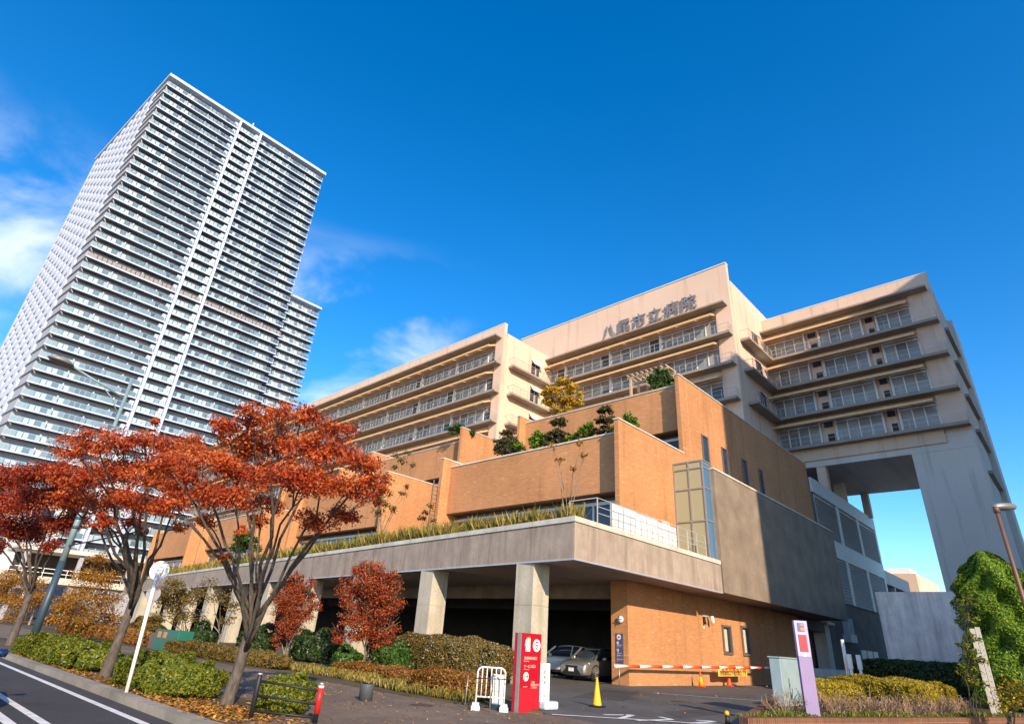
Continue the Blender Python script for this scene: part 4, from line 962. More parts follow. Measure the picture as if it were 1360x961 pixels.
# ---- hedges
def hedge(name, label, c, size, mat, leaf, rz=0.0, core=None, n=None, group=None, round_=0.35, bumpy=0.10, cat='hedge', cover=4.2):
    """clipped hedge: a rough dark core inside a shell of leaves"""
    cx, cy, cz = c; sx, sy, sz = size; ca, sa = math.cos(rz), math.sin(rz)
    A = 2 * (sx * sz + sy * sz) + sx * sy
    n = n or int(cover * A / (0.32 * leaf * leaf))
    n = min(n, 70000)
    areas = np.array([sx * sz, sx * sz, sy * sz, sy * sz, sx * sy]); f = RNG.choice(5, n, p=areas / areas.sum())
    u = RNG.uniform(-1, 1, n); v = RNG.uniform(-1, 1, n); P = np.zeros((n, 3)); W = np.zeros((n, 3))
    for i, (ax, sg) in enumerate(((1, -1), (1, 1), (0, -1), (0, 1), (2, 1))):
        k = f == i; oth = [q for q in (0, 1, 2) if q != ax]
        P[k, ax] = sg; P[k, oth[0]] = u[k]; P[k, oth[1]] = v[k]; W[k, ax] = sg
    q = np.linalg.norm(np.abs(P) ** 5, axis=1, ord=1) ** 0.2                       # superellipsoid: rounded edges
    q = 1 + (q - 1) * (round_ / 0.35)
    D = P / q[:, None]
    D[:, 2] = np.where(P[:, 2] < 0, P[:, 2] / (1 + (q - 1) * 0.3), D[:, 2])
    h = np.array([sx / 2, sy / 2, sz / 2]); X = D * h
    wob = np.sin(X[:, 0] * 3.1 + cx) * np.sin(X[:, 1] * 2.7 + cy) + 0.6 * np.sin(X[:, 0] * 7.3) * np.sin(X[:, 2] * 6.1 + 1)
    X += W * (wob * bumpy * 0.6)[:, None] - W * np.abs(RNG.normal(0, 0.075, n))[:, None] + RNG.normal(0, 0.012, (n, 3))
    G = np.stack([cx + X[:, 0] * ca - X[:, 1] * sa, cy + X[:, 0] * sa + X[:, 1] * ca, cz + sz / 2 + X[:, 2]], axis=1)
    Nn = D / (np.linalg.norm(D, axis=1)[:, None] + 1e-6); Nn = np.stack([Nn[:, 0] * ca - Nn[:, 1] * sa, Nn[:, 0] * sa + Nn[:, 1] * ca, Nn[:, 2]], axis=1)
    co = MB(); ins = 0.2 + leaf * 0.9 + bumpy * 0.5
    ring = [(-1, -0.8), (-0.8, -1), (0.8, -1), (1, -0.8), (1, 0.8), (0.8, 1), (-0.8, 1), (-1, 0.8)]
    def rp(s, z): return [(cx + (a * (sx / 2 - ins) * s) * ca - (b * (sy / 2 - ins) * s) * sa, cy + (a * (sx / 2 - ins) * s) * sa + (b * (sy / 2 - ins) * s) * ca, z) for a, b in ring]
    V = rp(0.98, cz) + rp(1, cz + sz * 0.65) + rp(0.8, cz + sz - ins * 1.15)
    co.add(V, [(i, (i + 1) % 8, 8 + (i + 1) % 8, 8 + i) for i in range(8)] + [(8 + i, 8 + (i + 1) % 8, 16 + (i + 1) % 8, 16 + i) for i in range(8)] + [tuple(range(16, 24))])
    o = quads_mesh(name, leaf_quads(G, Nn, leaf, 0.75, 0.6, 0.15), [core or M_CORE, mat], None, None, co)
    return tag(o, label, cat, group)
HG = 'clipped hedges along the kerb'
hedge('kerb_hedge', 'bright green clipped hedge between the bus stop pole and the largest red tree', (-17.75, 6.25, 0.0), (5.0, 1.3, 0.66), M_LIME, 0.065, 0, None, None, HG, 0.6, 0.34)
hedge('kerb_hedge', 'long bright green clipped hedge left of the bus stop pole', (-28.0, 6.15, 0.0), (11.4, 1.35, 0.62), M_LIME, 0.08, 0, None, None, HG, 0.6, 0.36)
hedge('kerb_hedge', 'small green bush behind the black fence rails', (-12.95, 7.05, 0.0), (0.95, 0.85, 0.66), M_LIME, 0.06, 0, None, None, HG, 0.8, 0.3)
hedge('large_hedge', 'big domed bronze green hedge in front of the carport columns', (-21.4, 18.75, 0.05), (8.0, 2.0, 1.6), M_HEDGEB, 0.07, -0.02, None, None, None, 0.75, 0.15)
hedge('rust_hedge', 'low rust brown hedge beside the white barricade', (-14.6, 13.35, 0.05), (2.9, 1.1, 0.68), M_HEDGER, 0.07, 0.12, M_CORER, None, 'low rust hedges', 0.6, 0.12)
hedge('rust_hedge', 'long low rust hedge in the garden behind the grey pavement pot', (-19.8, 14.6, 0.05), (6.2, 1.0, 0.45), M_HEDGER, 0.08, 0.0, M_CORER, None, 'low rust hedges', 0.6, 0.12)
hedge('rust_hedge', 'low olive brown hedge in front of the green cabinet', (-30.5, 12.9, 0.05), (13, 1.0, 0.55), M_OLIVE, 0.1, 0.0, M_CORER, None, 'low rust hedges', 0.5, 0.12)
hedge('rust_hedge', 'low orange brown hedge at the far left of the garden', (-52, 13.4, 0.05), (24, 1.2, 0.8), M_HEDGER, 0.16, 0.0, M_CORER, None, 'low rust hedges', 0.5, 0.12)
for lab, px, y, sz, mt in (('dark glossy shrub under the smaller rust red tree', (335, 880), 17.2, (2.2, 1.6, 1.3), M_DKGREEN), ('dark glossy shrub between the two rust red trees', (415, 880), 17.6, (2.3, 1.5, 1.35), M_DKGREEN),
                           ('bright green shrub at the foot of the larger rust red tree', (462, 885), 15.6, (1.3, 1.1, 0.8), M_GREEN), ('dark green shrub left end of the big bronze hedge', (520, 880), 17.4, (1.5, 1.4, 1.15), M_GREEN),
                           ('dark shrub left of the green cabinet', (180, 868), 15.2, (3.0, 1.6, 1.3), M_OLIVE), ('green shrub right of the green cabinet', (262, 868), 14.0, (1.7, 1.2, 1.1), M_DKGREEN)):
    p = at_y(px[0], px[1], y); hedge('garden_shrub', lab, (p.x, y, 0.05), sz, mt, 0.12, 0.2, None, None, 'garden shrubs', 0.9, 0.55, 'shrub')
strip_plants('garden_grass', 'yellow green grass in the garden bed', [(-13.2, 12.9, 0.05), (-16.0, 12.8, 0.05), (-19.5, 13.4, 0.05), (-30, 13.8, 0.05)], 0.3, 7000, M_GRASS, 0.03)

# ---- planter on the right
hedge('golden_hedge', 'golden clipped hedge right behind the purple sign post', (-8.15, 26.6, 0.3), (1.9, 3.2, 0.75), M_HEDGEY, 0.075, -0.28, None, None, 'golden hedges in the planter', 0.8, 0.1)
hedge('golden_hedge', 'long golden hedge in front of the grey concrete wall', (-7.6, 33.6, 0.3), (4.6, 3.4, 0.85), M_HEDGEY, 0.09, -0.28, None, None, 'golden hedges in the planter', 0.6, 0.14)
hedge('dark_hedge', 'dark green hedge along the foot of the grey concrete wall', (-8.0, 47.5, 0.3), (9, 2.2, 1.75), M_DKGREEN, 0.14, 0, None, None, None, 0.4, 0.12)
def twig_shrub(label, c, r, h, n):
    Q = []; c = np.array(c)
    a = RNG.uniform(0, 2 * PI, n); rr = RNG.uniform(0, 1, n) ** 0.5 * r * 0.5
    base = np.stack([c[0] + rr * np.cos(a), c[1] + rr * np.sin(a), np.full(n, c[2])], 1)
    hh = h * RNG.uniform(0.45, 1.1, n); ln = np.stack([np.cos(a) * hh * 0.45 + RNG.normal(0, 0.1, n), np.sin(a) * hh * 0.45 + RNG.normal(0, 0.1, n), hh], 1)
    sd = np.stack([-np.sin(a + 1), np.cos(a + 1), 0 * a], 1) * 0.012
    Q.append(np.stack([base - sd, base + sd, base + ln + sd * 0.4, base + ln - sd * 0.4], 1))
    k = n * 3; i = RNG.integers(0, n, k); t = RNG.uniform(0.35, 1, k)[:, None]; P = base[i] + ln[i] * t
    e = RNG.normal(0, 0.11, (k, 3)); e[:, 2] = np.abs(e[:, 2]) + 0.06; s2 = sd[i] * 0.7
    Q.append(np.stack([P - s2, P + s2, P + e + s2 * .4, P + e - s2 * .4], 1))
    Q.append(leaf_quads(P[: k // 3] + e[: k // 3], RNG.normal(0, 1, (k // 3, 3)), 0.05, 1))
    o = quads_mesh('dry_shrub', np.vstack(Q), M_TWIG); return tag(o, label, 'shrub', 'dry shrubs along the brick planter')
def pl(px, py, z=0.3): return at_z(px, py, z)
DRY = [(1045, 946, 'bare twiggy shrub between the blue cabinet and the purple sign'), (1108, 948, 'dry twiggy shrub directly right of the purple sign foot'), (1140, 949, 'dry brown shrub in front of the golden clipped hedge'), (1172, 950, 'dry shrub at the right end of the golden clipped hedge'), (1205, 950, 'dry shrub in the middle of the brick planter'), (1240, 951, 'dry shrub left of the twin beige posts and dark gap'), (1270, 951, 'dry shrub nearest the twin beige posts')]
for x, y, lab in DRY:
    p = at_x(x, y, -6.35 + (x - 1075) * 0.0105); twig_shrub(lab, (p.x, p.y, 0.3), 0.7, 0.45, 80)
# conifer and shrubs at the right edge
def cone_tree(name, label, base, h, r, mat, leaf, n, cat='conifer'):
    o = thing(name, label, cat, base); b = Vector(base)
    t = MB(); t.tube([b, b + Vector((0, 0, h * 0.9))], [0.14, 0.02], 8); t.build('trunk', M_BARK, o)
    tt = RNG.uniform(0, 1, n) ** 0.8; a = RNG.uniform(0, 2 * PI, n)
    prof = np.minimum(1, (1 - tt) * 4.2) ** 0.5 * (0.9 + 0.1 * np.cos(tt * 5)) * r
    lump = 1 + 0.16 * np.sin(a * 5 + tt * 17) + 0.12 * np.sin(a * 9 - tt * 31)
    rr = prof * lump * (1 - np.abs(RNG.normal(0, 0.12, n)))
    P = np.stack([b.x + rr * np.cos(a), b.y + rr * np.sin(a), b.z + 0.05 + tt * h * (0.97 + 0.03 * np.sin(a * 3))], 1)
    Nn = np.stack([np.cos(a), np.sin(a), 0.5 + 0 * a], 1)
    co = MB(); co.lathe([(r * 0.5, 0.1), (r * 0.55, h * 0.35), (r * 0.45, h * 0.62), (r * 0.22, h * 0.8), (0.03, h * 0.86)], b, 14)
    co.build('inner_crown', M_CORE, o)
    quads_mesh('crown', leaf_quads(P, Nn, leaf, 0.6, 0.6, 0.3), mat, o); return o
pc = at_z(1336, 938, 0.3); pc = at_x(1346, 938, -3.3); d = depth_of(pc)
cone_tree('broad_conifer', 'tall bright green conifer at the right edge beside the twin beige posts', (pc.x + 0.3, pc.y + 1.2, 0.3), 208 * d / F_PX, 55 * d / F_PX, M_CONIF, 0.08, 90000)
p2 = at_depth(1385, 900, d + 6)
cone_tree('broad_conifer', 'darker green conifer behind the right street lamp pole, cut by the picture edge', (p2.x, p2.y, 0.3), 165 * (d + 6) / F_PX, 42 * (d + 6) / F_PX, M_GREEN, 0.11, 25000)
b = Vector((at_x(1292, 935, -3.6).x, at_x(1292, 935, -3.6).y, 0.3))
tree('leafy_shrub', 'loose yellow green shrub left of the tall conifer', 'shrub', b, 0.6, 0.012, px_clusters(b, [(1284, 800, 9), (1276, 812, 8), (1290, 822, 9), (1292, 846, 9), (1286, 866, 10), (1296, 872, 10), (1288, 890, 11), (1278, 856, 8), (1298, 902, 11)], 0.5, 1.15), M_LIME, 0.08, 190, stems=True, limbs=5, flat=0.9, twigs=5)
b = Vector((at_x(1345, 945, -2.6).x, at_x(1345, 945, -2.6).y - 1.0, 0.3))
tree('leafy_shrub', 'low golden shrub at the right corner in front of the conifer', 'shrub', b, 0.3, 0.02, px_clusters(b, [(1338, 915, 14), (1358, 912, 14), (1328, 932, 12), (1350, 932, 16), (1370, 925, 14)], 0.3, 1.1), M_HEDGEY, 0.075, 130, stems=True, limbs=5, flat=0.9)

# ---- fallen leaves
def litter(name, label, xs, ys, n, z, size=0.075, clump=None):
    P = np.stack([RNG.uniform(*xs, n), RNG.uniform(*ys, n), np.full(n, z) + RNG.uniform(0, 0.02, n)], 1)
    if clump is not None: P = np.stack([RNG.normal(clump[0], clump[2], n), RNG.normal(clump[1], clump[3], n), np.full(n, z) + RNG.uniform(0, 0.02, n)], 1); P = P[(P[:, 1] > KY + 0.2)]
    o = quads_mesh(name, leaf_quads(P, np.tile([0, 0, 1.0], (len(P), 1)), size, 0.25), M_LITTER); return tag(o, label, 'fallen leaves', None, 'stuff')
litter('fallen_leaves', 'orange leaves lying thick under the street trees', (-34, -11.9), (5.3, 5.85), 1500, 0.012)
litter('fallen_leaves', 'orange leaves heaped round the foot of the largest red tree', (0, 1), (0, 1), 1500, 0.014, 0.08, (-13.4, 5.95, 1.1, 0.45))
litter('fallen_leaves', 'scattered leaves on the grey pavement', (-22, -9.2), (7.3, 13), 850, 0.012, 0.055)
litter('fallen_leaves', 'few pale leaves on the driveway', (-15, -8), (13.5, 30), 90, 0.004, 0.08)
# ================================================================== street things
M_REDS = plain('sign_red', (0.42, 0.006, 0.018), 0.35, 0, 0.03)
M_REDL = plain('sign_red_lower', (0.46, 0.014, 0.028), 0.35, 0, 0.03)
M_CREAM = plain('sign_cream', (0.8, 0.74, 0.6), 0.5, 0, 0.02)
M_PURPLE = plain('sign_purple', (0.25, 0.19, 0.36), 0.45, 0, 0.04)
M_PALEP = plain('sign_pale_purple', (0.42, 0.38, 0.52), 0.45, 0, 0.04)
M_ORANGEP = plain('orange_plastic', (0.72, 0.09, 0.02), 0.45, 0, 0.05)
M_YEL = plain('yellow_plastic', (0.85, 0.47, 0.01), 0.42, 0, 0.05)
M_SKIN = plain('warm_print', (0.6, 0.25, 0.08), 0.6)
M_TEAL = plain('cabinet_blue_grey', (0.30, 0.40, 0.43), 0.5, 0.1, 0.06)
M_GREENB = plain('cabinet_green', (0.015, 0.13, 0.095), 0.4, 0, 0.05)
M_TEALP = plain('pole_teal_paint', (0.22, 0.32, 0.34), 0.45, 0.2)
M_NAVYP = plain('pole_dark_paint', (0.045, 0.075, 0.10), 0.45, 0.2)
M_BROWNP = plain('pole_brown', (0.16, 0.09, 0.06), 0.5, 0.1)
M_BLUISH = plain('water_weight', (0.5, 0.62, 0.68), 0.4, 0, 0.05)
M_GREYDISC = plain('grey_disc', (0.30, 0.29, 0.31), 0.5, 0.2)  # the lower bus stop disc's own grey
def ring2(r, n=24, cx=0, cy=0, a0=0, a1=2 * PI): return [(cx + r * math.cos(a0 + (a1 - a0) * i / n), cy + r * math.sin(a0 + (a1 - a0) * i / n)) for i in range(n)]
UY, UZ, UX = (0, 1, 0), (0, 0, 1), (1, 0, 0)

# ---- red sign post
X, ya, yb, zt = -11.30, 12.68, 13.46, 1.84
t = thing('red_sign', 'tall red sign post with white number one mark and train pictogram, silver left edge', 'sign', (X - 0.1, 13.07, 0))
m = MB(); m.box(X - 0.16, X, ya, yb, 0.55, zt); m.build('sign_board', M_REDS, t)
m = MB(); m.box(X - 0.158, X - 0.002, ya + 0.002, yb - 0.002, 0.0, 0.549); m.build('lower_panel', M_REDL, t)
m = MB(); m.box(X - 0.13, X - 0.03, ya - 0.05, ya - 0.001, 0, zt - 0.01); m.build('edge_post', M_STEEL, t)
m = MB(); m.box(X - 0.23, X - 0.131, ya - 0.05, ya + 0.05, 0, zt - 0.005); m.build('back_panel', M_REDS, t)
x = X + 0.003; W = yb - ya
g = MB(); g.poly([(0.10, 1.53), (0.13, 1.68), (0.19, 1.72), (0.32, 1.72), (0.32, 1.40), (0.13, 1.40), (0.14, 1.53)], (x, ya, 0), UY, UZ, 0)
o = g.build('emblem', M_CREAM, t)
g = MB(); g.poly([(0.14, 1.73), (0.32, 1.73), (0.32, 1.755), (0.20, 1.755)], (x, ya, 0), UY, UZ, 0); g.build('emblem_cap', plain('olive_print', (0.25, 0.2, 0.05), 0.5), o)
g = MB(); g.poly(ring2(0.155, 28, 0.585, 1.555), (x, ya, 0), UY, UZ, 0); o = g.build('pictogram_disc', M_WHITE, t)
g = MB(); y0, z0 = 0.585, 1.555; x2 = x + 0.002
for q in ([(-0.06, -0.02), (0.06, -0.02), (0.06, 0.07), (0.04, 0.09), (-0.04, 0.09), (-0.06, 0.07)],): g.poly([(y0 + a, z0 + b) for a, b in q], (x2, ya, 0), UY, UZ, 0)
g.poly([(y0 - 0.015, z0 + 0.09), (y0 + 0.015, z0 + 0.09), (y0 + 0.015, z0 + 0.115), (y0 - 0.015, z0 + 0.115)], (x2, ya, 0), UY, UZ, 0)
g.poly([(y0 - 0.075, z0 - 0.11), (y0 - 0.045, z0 - 0.11), (y0 + 0.07, z0 - 0.03), (y0 + 0.04, z0 - 0.03)], (x2, ya, 0), UY, UZ, 0); g.poly([(y0 + 0.045, z0 - 0.112), (y0 + 0.075, z0 - 0.112), (y0 - 0.04, z0 - 0.032), (y0 - 0.07, z0 - 0.032)], (x2 + 0.0005, ya, 0), UY, UZ, 0)
g.build('train_pictogram', plain('print_maroon', (0.22, 0.01, 0.03), 0.5), o)
g = MB(); g.poly([(y0 - 0.042, z0 + 0.01), (y0 + 0.042, z0 + 0.01), (y0 + 0.042, z0 + 0.06), (y0 - 0.042, z0 + 0.06)], (x2 + 0.002, ya, 0), UY, UZ, 0); g.build('train_window', M_WHITE, o)
g = MB()
for s, sz, a, b in (('医療関係施設口', 0.075, 0.10, 1.215), ('Medical facilities', 0.035, 0.08, 1.16), ('サービス窓口', 0.08, 0.10, 1.02), ('Service counter', 0.035, 0.10, 0.97), ('ご案内', 0.055, 0.40, 0.66), ('病院総合受付', 0.055, 0.40, 0.60), ('この先右へ', 0.055, 0.40, 0.54), ('Information', 0.035, 0.10, 0.57)):
    g.text(s, sz, (x, ya + a, b), UY, UZ)
g.build('lettering', M_CREAM, t)
g = MB(); g.poly(ring2(0.105, 28, 0.20, 0.81), (x, ya, 0), UY, UZ, 0); o = g.build('arrow_disc', M_WHITE, t)
g = MB(); g.poly([(0.13, 0.80), (0.26, 0.80), (0.26, 0.82), (0.13, 0.82)], (x2, ya, 0), UY, UZ, 0); g.poly([(0.215, 0.745), (0.235, 0.735), (0.285, 0.81), (0.235, 0.885), (0.215, 0.875), (0.258, 0.81)], (x2 + 0.001, ya, 0), UY, UZ, 0); g.build('arrow', M_REDS, o)

# ---- white stand sign behind it
t = thing('stand_sign', 'narrow white stand sign with pale blue water weights behind the red sign post', 'sign', (-11.75, 14.15, 0))
m = MB(); m.box(-11.80, -11.74, 13.95, 14.42, 0.12, 1.12); m.build('sign_board', M_WHITE, t, bevel=0.015)
m = MB()
for i, ch in enumerate('駐車場'): m.text(ch, 0.10, (-11.736, 14.13, 0.86 - i * 0.13), UY, UZ)
m.text('↓', 0.16, (-11.736, 14.11, 0.28), UY, UZ); m.build('lettering', M_BLACK, t)
for a, b in ((-11.95, -11.6), (-11.62, -11.5)):
    m = MB(); m.box(-11.98 if a < -11.9 else -11.72, -11.76 if a < -11.9 else -11.46, 13.92, 14.5, 0, 0.2); m.build('water_weight', M_BLUISH, t, bevel=0.05)

# ---- white barricade
P0, P1 = Vector((-12.10, 11.87, 0)), Vector((-11.58, 12.42, 0)); d = (P1 - P0).normalized(); nrm = Vector((-d.y, d.x, 0)); Lb = (P1 - P0).length
t = thing('barricade', 'white tube barricade with pale blue feet left of the red sign post', 'barricade', P0)
fr = MB(); q = lambda s, z: P0 + d * s + Vector((0, 0, z))
fr.tube([q(0.02, 0.1), q(0.02, 0.86), q(0.05, 0.93), q(0.12, 0.97), q(Lb - 0.12, 0.97), q(Lb - 0.05, 0.93), q(Lb - 0.02, 0.86), q(Lb - 0.02, 0.1)], 0.022, 8); fr.tube([q(0.02, 0.3), q(Lb - 0.02, 0.3)], 0.02, 8)
fr.build('frame', M_WHITE, t, True)
for i in range(5):
    m = MB(); s = 0.02 + (i + 1) * (Lb - 0.04) / 6; m.tube([q(s, 0.3), q(s, 0.97)], 0.014, 6); m.build('upright', M_WHITE, t, True)
for s in (0.02, Lb - 0.02):
    m = MB(); c = q(s, 0)
    for a, b, z in ((0.15, 0.11, 0.1), (0.11, 0.085, 0.17)):
        pts = [c + d * (sx * b) + nrm * (sy * a) for sx, sy in ((-1, -1), (1, -1), (1, 1), (-1, 1))]; m.prism([(p.x, p.y) for p in pts], 0 if z < 0.15 else 0.1001, z)
    m.build('foot', M_BLUISH, t)
t = thing('chain_stand', 'thin grey stand with crossbar in front of the white barricade', 'stand', P0 - nrm * 0.3)
m = MB(); c = (P0 + P1) / 2 - nrm * 0.28; m.tube([c, c + Vector((0, 0, 0.8))], 0.017, 8); m.build('post', M_STEEL, t, True)
m = MB(); m.tube([c - d * 0.45 + Vector((0, 0, 0.72)), c + d * 0.5 + Vector((0, 0, 0.74))], 0.012, 6); m.build('crossbar', M_DARKM, t, True)
o = tag(MB().tube([P0 - d * 0.25 + nrm * 0.25 + Vector((0, 0, 0)), P0 - d * 0.22 + nrm * 0.25 + Vector((0, 0, 0.75))], 0.014, 6).build('metal_stake', M_STEEL, None, True), 'thin metal stake left of the white barricade', 'stake')
t = thing('stored_board', 'cream board leaning behind the white barricade uprights', 'board', P0 + d * 0.35 + nrm * 0.4)
m = MB(); c = P0 + d * 0.45 + nrm * 0.35; m.add([c, c + d * 0.28, c + d * 0.28 + nrm * 0.1 + Vector((0, 0, 0.8)), c + nrm * 0.1 + Vector((0, 0, 0.8)), c + nrm * 0.03, c + d * 0.28 + nrm * 0.03, c + d * 0.28 + nrm * 0.13 + Vector((0, 0, 0.8)), c + nrm * 0.13 + Vector((0, 0, 0.8))],
    [(0, 1, 2, 3), (7, 6, 5, 4), (0, 4, 5, 1), (1, 5, 6, 2), (2, 6, 7, 3), (3, 7, 4, 0)]); m.build('panel', M_CREAM, t)
m = MB(); m.box(c.x - 0.02, c.x + 0.2, c.y + 0.0, c.y + 0.25, 0, 0.12); m.build('foot', M_NAVYP, t)

# ---- traffic cones
def cone(name, label, c, h, r, mat, basemat, band=None, group='traffic cones'):
    t = thing(name, label, 'traffic cone', c, group)
    m = MB(); m.box(c[0] - r * 1.35, c[0] + r * 1.35, c[1] - r * 1.35, c[1] + r * 1.35, c[2] + 0.001, c[2] + 0.045); m.build('base', basemat, t, bevel=0.015)
    m = MB(); m.lathe([(r, 0.045), (r * 0.92, 0.07), (r * 0.16, h), (r * 0.1, h + 0.01)], c, 20); m.build('body', mat, t, True)
    if band:
        m = MB(); f = lambda z: r * (0.92 - 0.76 * (z - 0.07) / (h - 0.07)) + 0.004
        m.lathe([(f(band[0]), band[0]), (f(band[1]), band[1])], c, 20); m.build('band', band[2], t, True)
    return t
cone('traffic_cone', 'yellow traffic cone with black base on the driveway', (-11.68, 16.63, 0), 0.78, 0.14, M_YEL, M_BLACK, (0.05, 0.09, M_YEL))
cone('traffic_cone', 'red traffic cone with a yellow lower band by the brick wall', (-17.0, 34.2, 0), 0.78, 0.15, M_ORANGEP, M_ORANGEP, (0.1, 0.5, M_YEL))
cone('traffic_cone', 'plain red traffic cone below the yellow banner', (-17.25, 38.4, 0), 0.72, 0.16, M_ORANGEP, M_ORANGEP)

# ---- striped barrier pole with yellow banner
A = Vector((-17.25, 27.0, 0.9)); A = at_x(816, 884, -17.3); Bp = at_x(1040, 886.5, -16.7)
t = thing('barrier_pole', 'long red and white striped barrier pole across the driveway', 'barrier', (A + Bp) / 2)
n = 19
for i in range(n):
    a = A.lerp(Bp, i / n); b = A.lerp(Bp, (i + 1) / n)
    MB().tube([a, b], 0.07, 10).build('red_stripe' if i % 2 else 'white_stripe', M_ORANGEP if i % 2 else M_WHITE, t, True)
for s in (0.02, 0.965):
    p = A.lerp(Bp, s); MB().tube([(p.x, p.y, 0), p], 0.02, 8).build('post', M_STEEL, t, True)
def on_pole(px):
    lo, hi = 0.0, 1.0
    for _ in range(40):
        mid = (lo + hi) / 2; p = A.lerp(Bp, mid) - EYE; c = ROT.transposed() @ p
        if CX + F_PX * c.x / c.z < px: lo = mid
        else: hi = mid
    return A.lerp(Bp, lo)
b0, b1 = on_pole(953), on_pole(992); u = (b1 - b0).normalized(); wb = (b1 - b0).length; hb = 0.42
t = thing('warning_banner', 'yellow banner with red and black writing hanging from the striped pole', 'banner', (b0 + b1) / 2)
m = MB(); nu = u.cross(Vector((0, 0, 1))); k = 12
V = []
for i in range(k + 1):
    for j, z in enumerate((-0.05, -0.05 - hb)): V.append(b0 + u * (wb * i / k) + Vector((0, 0, z)) + nu * (0.02 * math.sin(i * 1.4) * (j + 0.5)))
V2 = [p - nu * 0.006 for p in V]; K = len(V)
F = [(2 * i, 2 * i + 1, 2 * i + 3, 2 * i + 2) for i in range(k)]
m.add(V + V2, F + [tuple(K + q for q in f[::-1]) for f in F]); m.build('sheet', plain('banner_yellow', (0.72, 0.48, 0.07), 0.6), t)
m = MB(); m.text('緊急車両進入路', wb / 8.2, b0 + u * (wb * 0.1) + Vector((0, 0, -0.05 - hb * 0.45)) + nu * 0.03, u, UZ); m.build('red_lettering', plain('print_red', (0.5, 0.03, 0.02), 0.6), t)
m = MB(); m.text('関係車両以外進入禁止です', wb / 13.4, b0 + u * (wb * 0.05) + Vector((0, 0, -0.05 - hb * 0.85)) + nu * 0.03, u, UZ); m.build('black_lettering', M_BLACK, t)

# ---- fixtures on the brick wall
yw = 27.95
t = thing('wall_lamp', 'round white wall lamp with a cross bar above the purple wall sign', 'wall lamp', (-18.1, yw, 3.0))
m = MB(); m.disc((-18.1, yw - 0.001, 3.0), (0, -1, 0), 0.19, 0.05, 24); m.build('base', M_STEEL, t)
m = MB(); m.tube([(-18.1, yw - 0.05, 3.0), (-18.1, yw - 0.12, 3.0), (-18.1, yw - 0.17, 3.0), (-18.1, yw - 0.19, 3.0)], [0.175, 0.165, 0.11, 0.04], 24); m.build('globe', M_WHITE, t, True)
m = MB(); m.box(-18.29, -17.91, yw - 0.2, yw - 0.17, 2.99, 3.01); m.box(-18.11, -18.09, yw - 0.201, yw - 0.171, 2.81, 3.19); m.build('guard', M_DARKM, t)
t = thing('wall_sign', 'dark purple wall sign with white pictograms under the round wall lamp', 'sign', (-18.2, yw, 1.6))
m = MB(); m.box(-18.44, -17.99, yw - 0.03, yw - 0.001, 0.98, 2.34); m.build('board', plain('sign_indigo', (0.09, 0.075, 0.16), 0.45), t)
m = MB(); org = (-18.44, yw - 0.0335, 0.98)
m.poly(ring2(0.125, 24, 0.20, 1.19), org, UX, UZ); m.poly(ring2(0.065, 20, 0.13, 0.92), org, UX, UZ); m.poly(ring2(0.065, 20, 0.13, 0.58), org, UX, UZ); m.build('pictogram', M_WHITE, t)
m = MB(); o2_ = (-18.44, yw - 0.036, 0.98)
m.poly([(0.13, 1.14), (0.27, 1.14), (0.27, 1.19), (0.24, 1.19), (0.22, 1.24), (0.17, 1.24), (0.17, 1.19), (0.13, 1.19)], o2_, UX, UZ); m.poly([(0.115, 0.88), (0.145, 0.88), (0.145, 0.96), (0.115, 0.96)], o2_, UX, UZ); m.poly([(0.10, 0.55), (0.16, 0.55), (0.16, 0.61), (0.10, 0.61)], o2_, UX, UZ)
m.build('symbol', plain('sign_indigo', (0.09, 0.075, 0.16), 0.45), t)
m = MB()
for s, sz, a, z in (('夜間出入口', 0.07, 0.07, 0.79), ('Night entrance', 0.04, 0.07, 0.73), ('救急入口', 0.07, 0.07, 0.42), ('車両搬入口', 0.07, 0.07, 0.32), ('Deliveries', 0.04, 0.07, 0.26), ('関係車両専用', 0.06, 0.05, 0.14), ('Staff only', 0.045, 0.05, 0.07)): m.text(s, sz, (-18.44 + a, yw - 0.034, 0.98 + z), UX, UZ)
m.build('lettering', M_WHITE, t)
t = thing('security_camera', 'white security camera on a bracket high on the orange brick wall', 'camera', (XW, 36.9, 3.6))
m = MB(); m.box(XW + 0.001, XW + 0.07, 36.4, 37.2, 3.72, 3.86); m.bar((XW + 0.05, 37.0, 3.78), (XW + 0.35, 37.0, 3.72), 0.05); m.build('bracket', M_RAIL, t)
m = MB(); m.tube([(XW + 0.35, 37.0, 3.8), (XW + 0.37, 37.02, 3.55), (XW + 0.38, 37.03, 3.42), (XW + 0.38, 37.03, 3.36)], [0.09, 0.12, 0.1, 0.03], 14); m.build('dome', M_WHITE, t, True)
m = MB(); m.tube([(XW + 0.08, 36.5, 3.7), (XW + 0.16, 36.45, 3.3)], 0.07, 10); m.build('floodlight', M_BLACK, t, True)
m = MB(); m.box(XW + 0.001, XW + 0.06, 36.38, 36.5, 3.05, 3.2); m.build('junction_box', M_WHITE, t)

